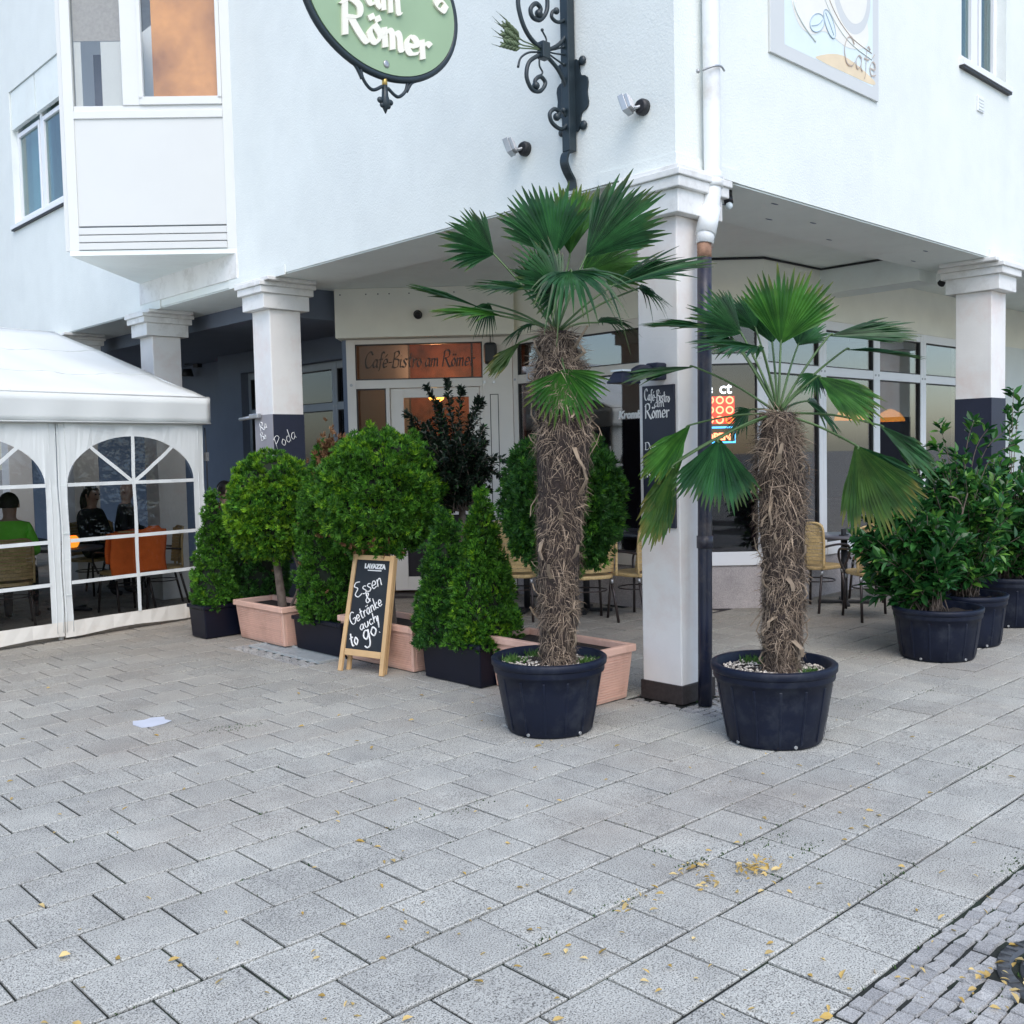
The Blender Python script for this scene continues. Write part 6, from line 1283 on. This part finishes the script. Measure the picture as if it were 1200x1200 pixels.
# ------------------------------------------------------------------ people (seated)
def person(label, x, y, rz, coat, hair='short', seat=.46, lean=.0, turn=0., group='guests sitting by the cafe'):
    t = thing('person', label, 'person', (x, y, 0), rz, group)
    vs, ed, rd = [], [], []
    def node(p, r, par=None):
        vs.append(p); rd.append(r); i = len(vs)-1
        if par is not None: ed.append((par, i))
        return i
    z = seat+.10; pel = node((0, 0, z), .135); w = node((-.01+lean*.3, 0, z+.17), .130, pel); ch = node((.0+lean*.7, 0, z+.36), .145, w); nk = node((.01+lean, 0, z+.53), .058, ch)
    hd = node((.02+lean, 0, z+.60), .068, nk); h1 = node((.03+lean, 0, z+.675), .088, hd); h2 = node((.02+lean, 0, z+.755), .085, h1); node((.02+lean, 0, z+.80), .05, h2)
    node((.12+lean, 0, z+.675), .018, h1)
    for s in (-1, 1):
        hp = node((.06, .09*s, z-.01), .095, pel); kn = node((.44, .12*s, z+.0), .066, hp); an_ = node((.42, .13*s, .10), .043, kn); he = node((.42, .13*s, .05), .042, an_); node((.56, .14*s, .035), .032, he)
        sh = node((.0+lean*.9, .17*s, z+.45), .075, ch); el = node((.06+lean, .24*s, z+.20), .047, sh); wr = node((.29+lean*.6, .15*s, z+.155), .030, el); pm_ = node((.36+lean*.5, .13*s, z+.155), .030, wr)
        for k in range(4): f1 = node((.40+lean*.5+.005*(1-abs(k-1.5)), (.13+.014*(k-1.5))*s, z+.150), .010, pm_); node((.425+lean*.5+.008*(1.5-abs(k-1.5)), (.13+.015*(k-1.5))*s, z+.132), .008, f1)
        th = node((.355+lean*.5, (.10)*s, z+.165), .011, pm_); node((.385+lean*.5, (.085)*s, z+.16), .009, th)
    me = D.meshes.new('body'); me.from_pydata(vs, ed, []); o = D.objects.new('body', me); link(o)
    sk = o.modifiers.new('skin', 'SKIN'); sk.use_smooth_shade = True; ss = o.modifiers.new('sub', 'SUBSURF'); ss.levels = 2; ss.render_levels = 2
    for i, r in enumerate(rd): me.skin_vertices[0].data[i].radius = (r, r)
    me.skin_vertices[0].data[0].use_root = True
    bpy.context.view_layer.update(); m2 = D.meshes.new_from_object(o.evaluated_get(bpy.context.evaluated_depsgraph_get())); D.objects.remove(o)
    m2.materials.clear()
    for k in ('skin', coat, 'trousers', 'black'): m2.materials.append(MT[k])
    for p in m2.polygons:
        c = p.center
        if c.z > z+.525: k = 0
        elif c.x > .30+lean*.5 and c.z > z+.10: k = 0
        elif c.z < .085: k = 3
        elif c.z < z+.06 and not (c.x < .05 and c.z > z+.02): k = 2
        else: k = 1
        p.material_index = k; p.use_smooth = True
    b = D.objects.new('body', m2); link(b); b.parent = t
    hz = z+.70
    if hair != 'bald':
        m = MB(); n = 14; vs2, fs2 = [], []; 
        for j in range(7):
            ph = rad(-25+j*19); 
            for i in range(n):
                a = 2*math.pi*i/n; r = .108*math.cos(ph) if ph < rad(88) else .01; fx = math.cos(a); zz = hz+.01+.115*math.sin(ph)
                if fx > .45 and ph < rad(25): zz = hz+.055; r = .10
                vs2.append((.015+lean+r*fx, r*.92*math.sin(a), zz))
        for j in range(6):
            for i in range(n): fs2.append((j*n+i, j*n+(i+1) % n, (j+1)*n+(i+1) % n, (j+1)*n+i))
        m.add(vs2, fs2, 0, True)
        if hair == 'long': m.ball((-.055+lean, 0, hz-.10), (.07, .10, .17), 12, 8)
        m.build('hair', MT['hair'], t, True)
    for s in (-1, 1): m = MB(); m.ball((.112+lean, .032*s, hz+.0), .011, 8, 5); m.build('eye', MT['gasket'], t, True); m = MB(); m.ball((.02+lean, .093*s, hz-.015), (.018, .010, .028), 8, 5); m.build('ear', MT['skin'], t, True)
    m = MB(); m.ball((.108+lean, 0, hz-.065), (.010, .024, .006), 8, 4); m.build('mouth', MT['coat_red'], t, True)
    return t
q = tp(.74, 1.32, 0); person('person in a lime green jacket seated inside the tent at the left edge', q.x+.03, q.y+.05, rad(60), 'coat_green', 'short', .45, .08)
person('long haired person in a dark coat behind the tent window, left of the bald person', CH1_.x, CH1_.y, rad(-60), 'coat_dark', 'long', .46, .03)
person('bald person in a dark jacket seen through the right tent window, facing right', CH2_.x, CH2_.y, rad(-40), 'coat_dark', 'bald', .50, .05)
q1, q2 = onX(258, 640, 6.3), onX(268, 640, 6.4)
chair('wicker chair in the shaded arcade under the person right of the tent corner', 6.3, 12.1, rad(-30)); person('dark dressed person in the shaded arcade just right of the tent corner', 6.3, 12.1, rad(-30), 'coat_dark', 'short', .46, .05)
chair('wicker chair in the shaded arcade under the person in dark red', 6.62, 12.55, rad(-150)); person('person in a dark red top in the shaded arcade behind the small ball-clipped conifer', 6.62, 12.55, rad(-150), 'coat_red', 'short', .46, .05)
# ------------------------------------------------------------------ fallen leaves, weeds, small litter
rng = np.random.default_rng(91); n = 900; px = np.c_[rng.uniform(-20, 1220, n), 800+420*rng.uniform(0, 1, n)**.8]
keep = []
P = np.array([onZ(x, y, .004) for x, y in px]); dist = np.linalg.norm(P[:, :2], axis=1)
P = P[rng.uniform(0, 1, n) < .10+.18*(px[:, 0] > 350)]
cl_ = []
for (x, y, k, s) in ((880, 1016, 40, .05), (812, 1018, 16, .05), (828, 1035, 12, .05), (905, 1020, 14, .07), (740, 1060, 8, .06), (1180, 1140, 26, .10), (640, 870, 5, .1), (905, 885, 4, .12), (1190, 1180, 10, .1)):
    c = onZ(x, y, .005); cl_.append(c+np.c_[rng.normal(0, s, k), rng.normal(0, s*.5, k), rng.uniform(0, .008, k)])
P = np.concatenate([P]+cl_); n = len(P); a = rng.uniform(0, 6.28, n); d = np.stack([np.cos(a), np.sin(a), rng.normal(0, .25, n)], 1); nr = np.array([0, 0, 1.])+rng.normal(0, .35, (n, 3))
v, f = leaves(P+[0, 0, .003], d, nr, rng.uniform(.018, .044, n), rng.uniform(.32, .62, (n, 1)), rng, .3)
fl = np_obj('fallen_leaves', v, f, MT['leaf_yellow'], None, kind='stuff'); tag(fl, 'small yellow leaves scattered over the grey paving', None, None, 'stuff')
pos = []
for (x, y, k, s) in ((812, 1012, 70, .030), (908, 984, 60, .05), (950, 995, 40, .04), (770, 998, 25, .03), (720, 1062, 40, .05), (630, 1105, 30, .03), (1140, 898, 45, .04), (1095, 912, 20, .03), (262, 853, 50, .05), (285, 853, 60, .05), (485, 960, 40, .04), (555, 945, 40, .05), (1190, 1012, 90, .05), (1045, 1030, 60, .05), (835, 795, 80, .03), (1010, 826, 30, .05), (1080, 812, 30, .06), (820, 822, 60, .02)):
    c = onZ(x, y, -.002); ang = 0 if k % 2 else 1; pos.append(c+np.c_[rng.normal(0, s*(1.6 if ang else .5), k), rng.normal(0, s*(.4 if ang else 1.6), k), np.zeros(k)])
J = 1300                                            # moss creeping along the joints
for k in range(J):
    x, y = rng.uniform(-30, 1230), 760+440*rng.uniform()**.7; g = onZ(x, y, 0)
    if rng.uniform() < .62: yy = Y0+PY*round((g[1]-Y0)/PY); g[1] = yy
    else:
        j = math.floor((g[1]-Y0)/PY); off = X0+(.0 if j % 2 == 0 else .165); g[0] = off+PX*round((g[0]-off)/PX)
    if math.sin(g[0]*2.1+3)*math.sin(g[1]*1.7+1)+rng.normal(0, .3) > .35: pos.append(g[None]+np.c_[rng.normal(0, .010, 4), rng.normal(0, .010, 4), np.full(4, -.008)])
pos = np.concatenate(pos); w = tufts('weeds', pos[rng.uniform(0, 1, len(pos)) < .6], .014, MT['moss'], None, rng, .003, .9); tag(w, 'small green weeds and moss in the paving joints', None, None, 'stuff')
c = onZ(178, 846, .003); t = thing('paper_scrap', 'flattened white paper scrap on the paving before the tent', 'paper', c); m = MB(); pts = [(-.13, -.10), (-.06, -.13), (.05, -.12), (.12, -.09), (.10, -.02), (.13, .06), (.05, .11), (-.02, .09), (-.10, .12), (-.14, .03)]
m.prism([(c[0]+x*.8, c[1]+y*.85, .003+.002*math.sin(9*x+7*y)) for x, y in pts], (0, 0, .003)); m.build('sheet', MT['paper'], t)
for (x, y, lab) in ((722, 762, 'small white scrap lying before the corner pillar tub'), (1035, 786, 'small white scrap on the paving left of the nearest laurel tub')):
    pass
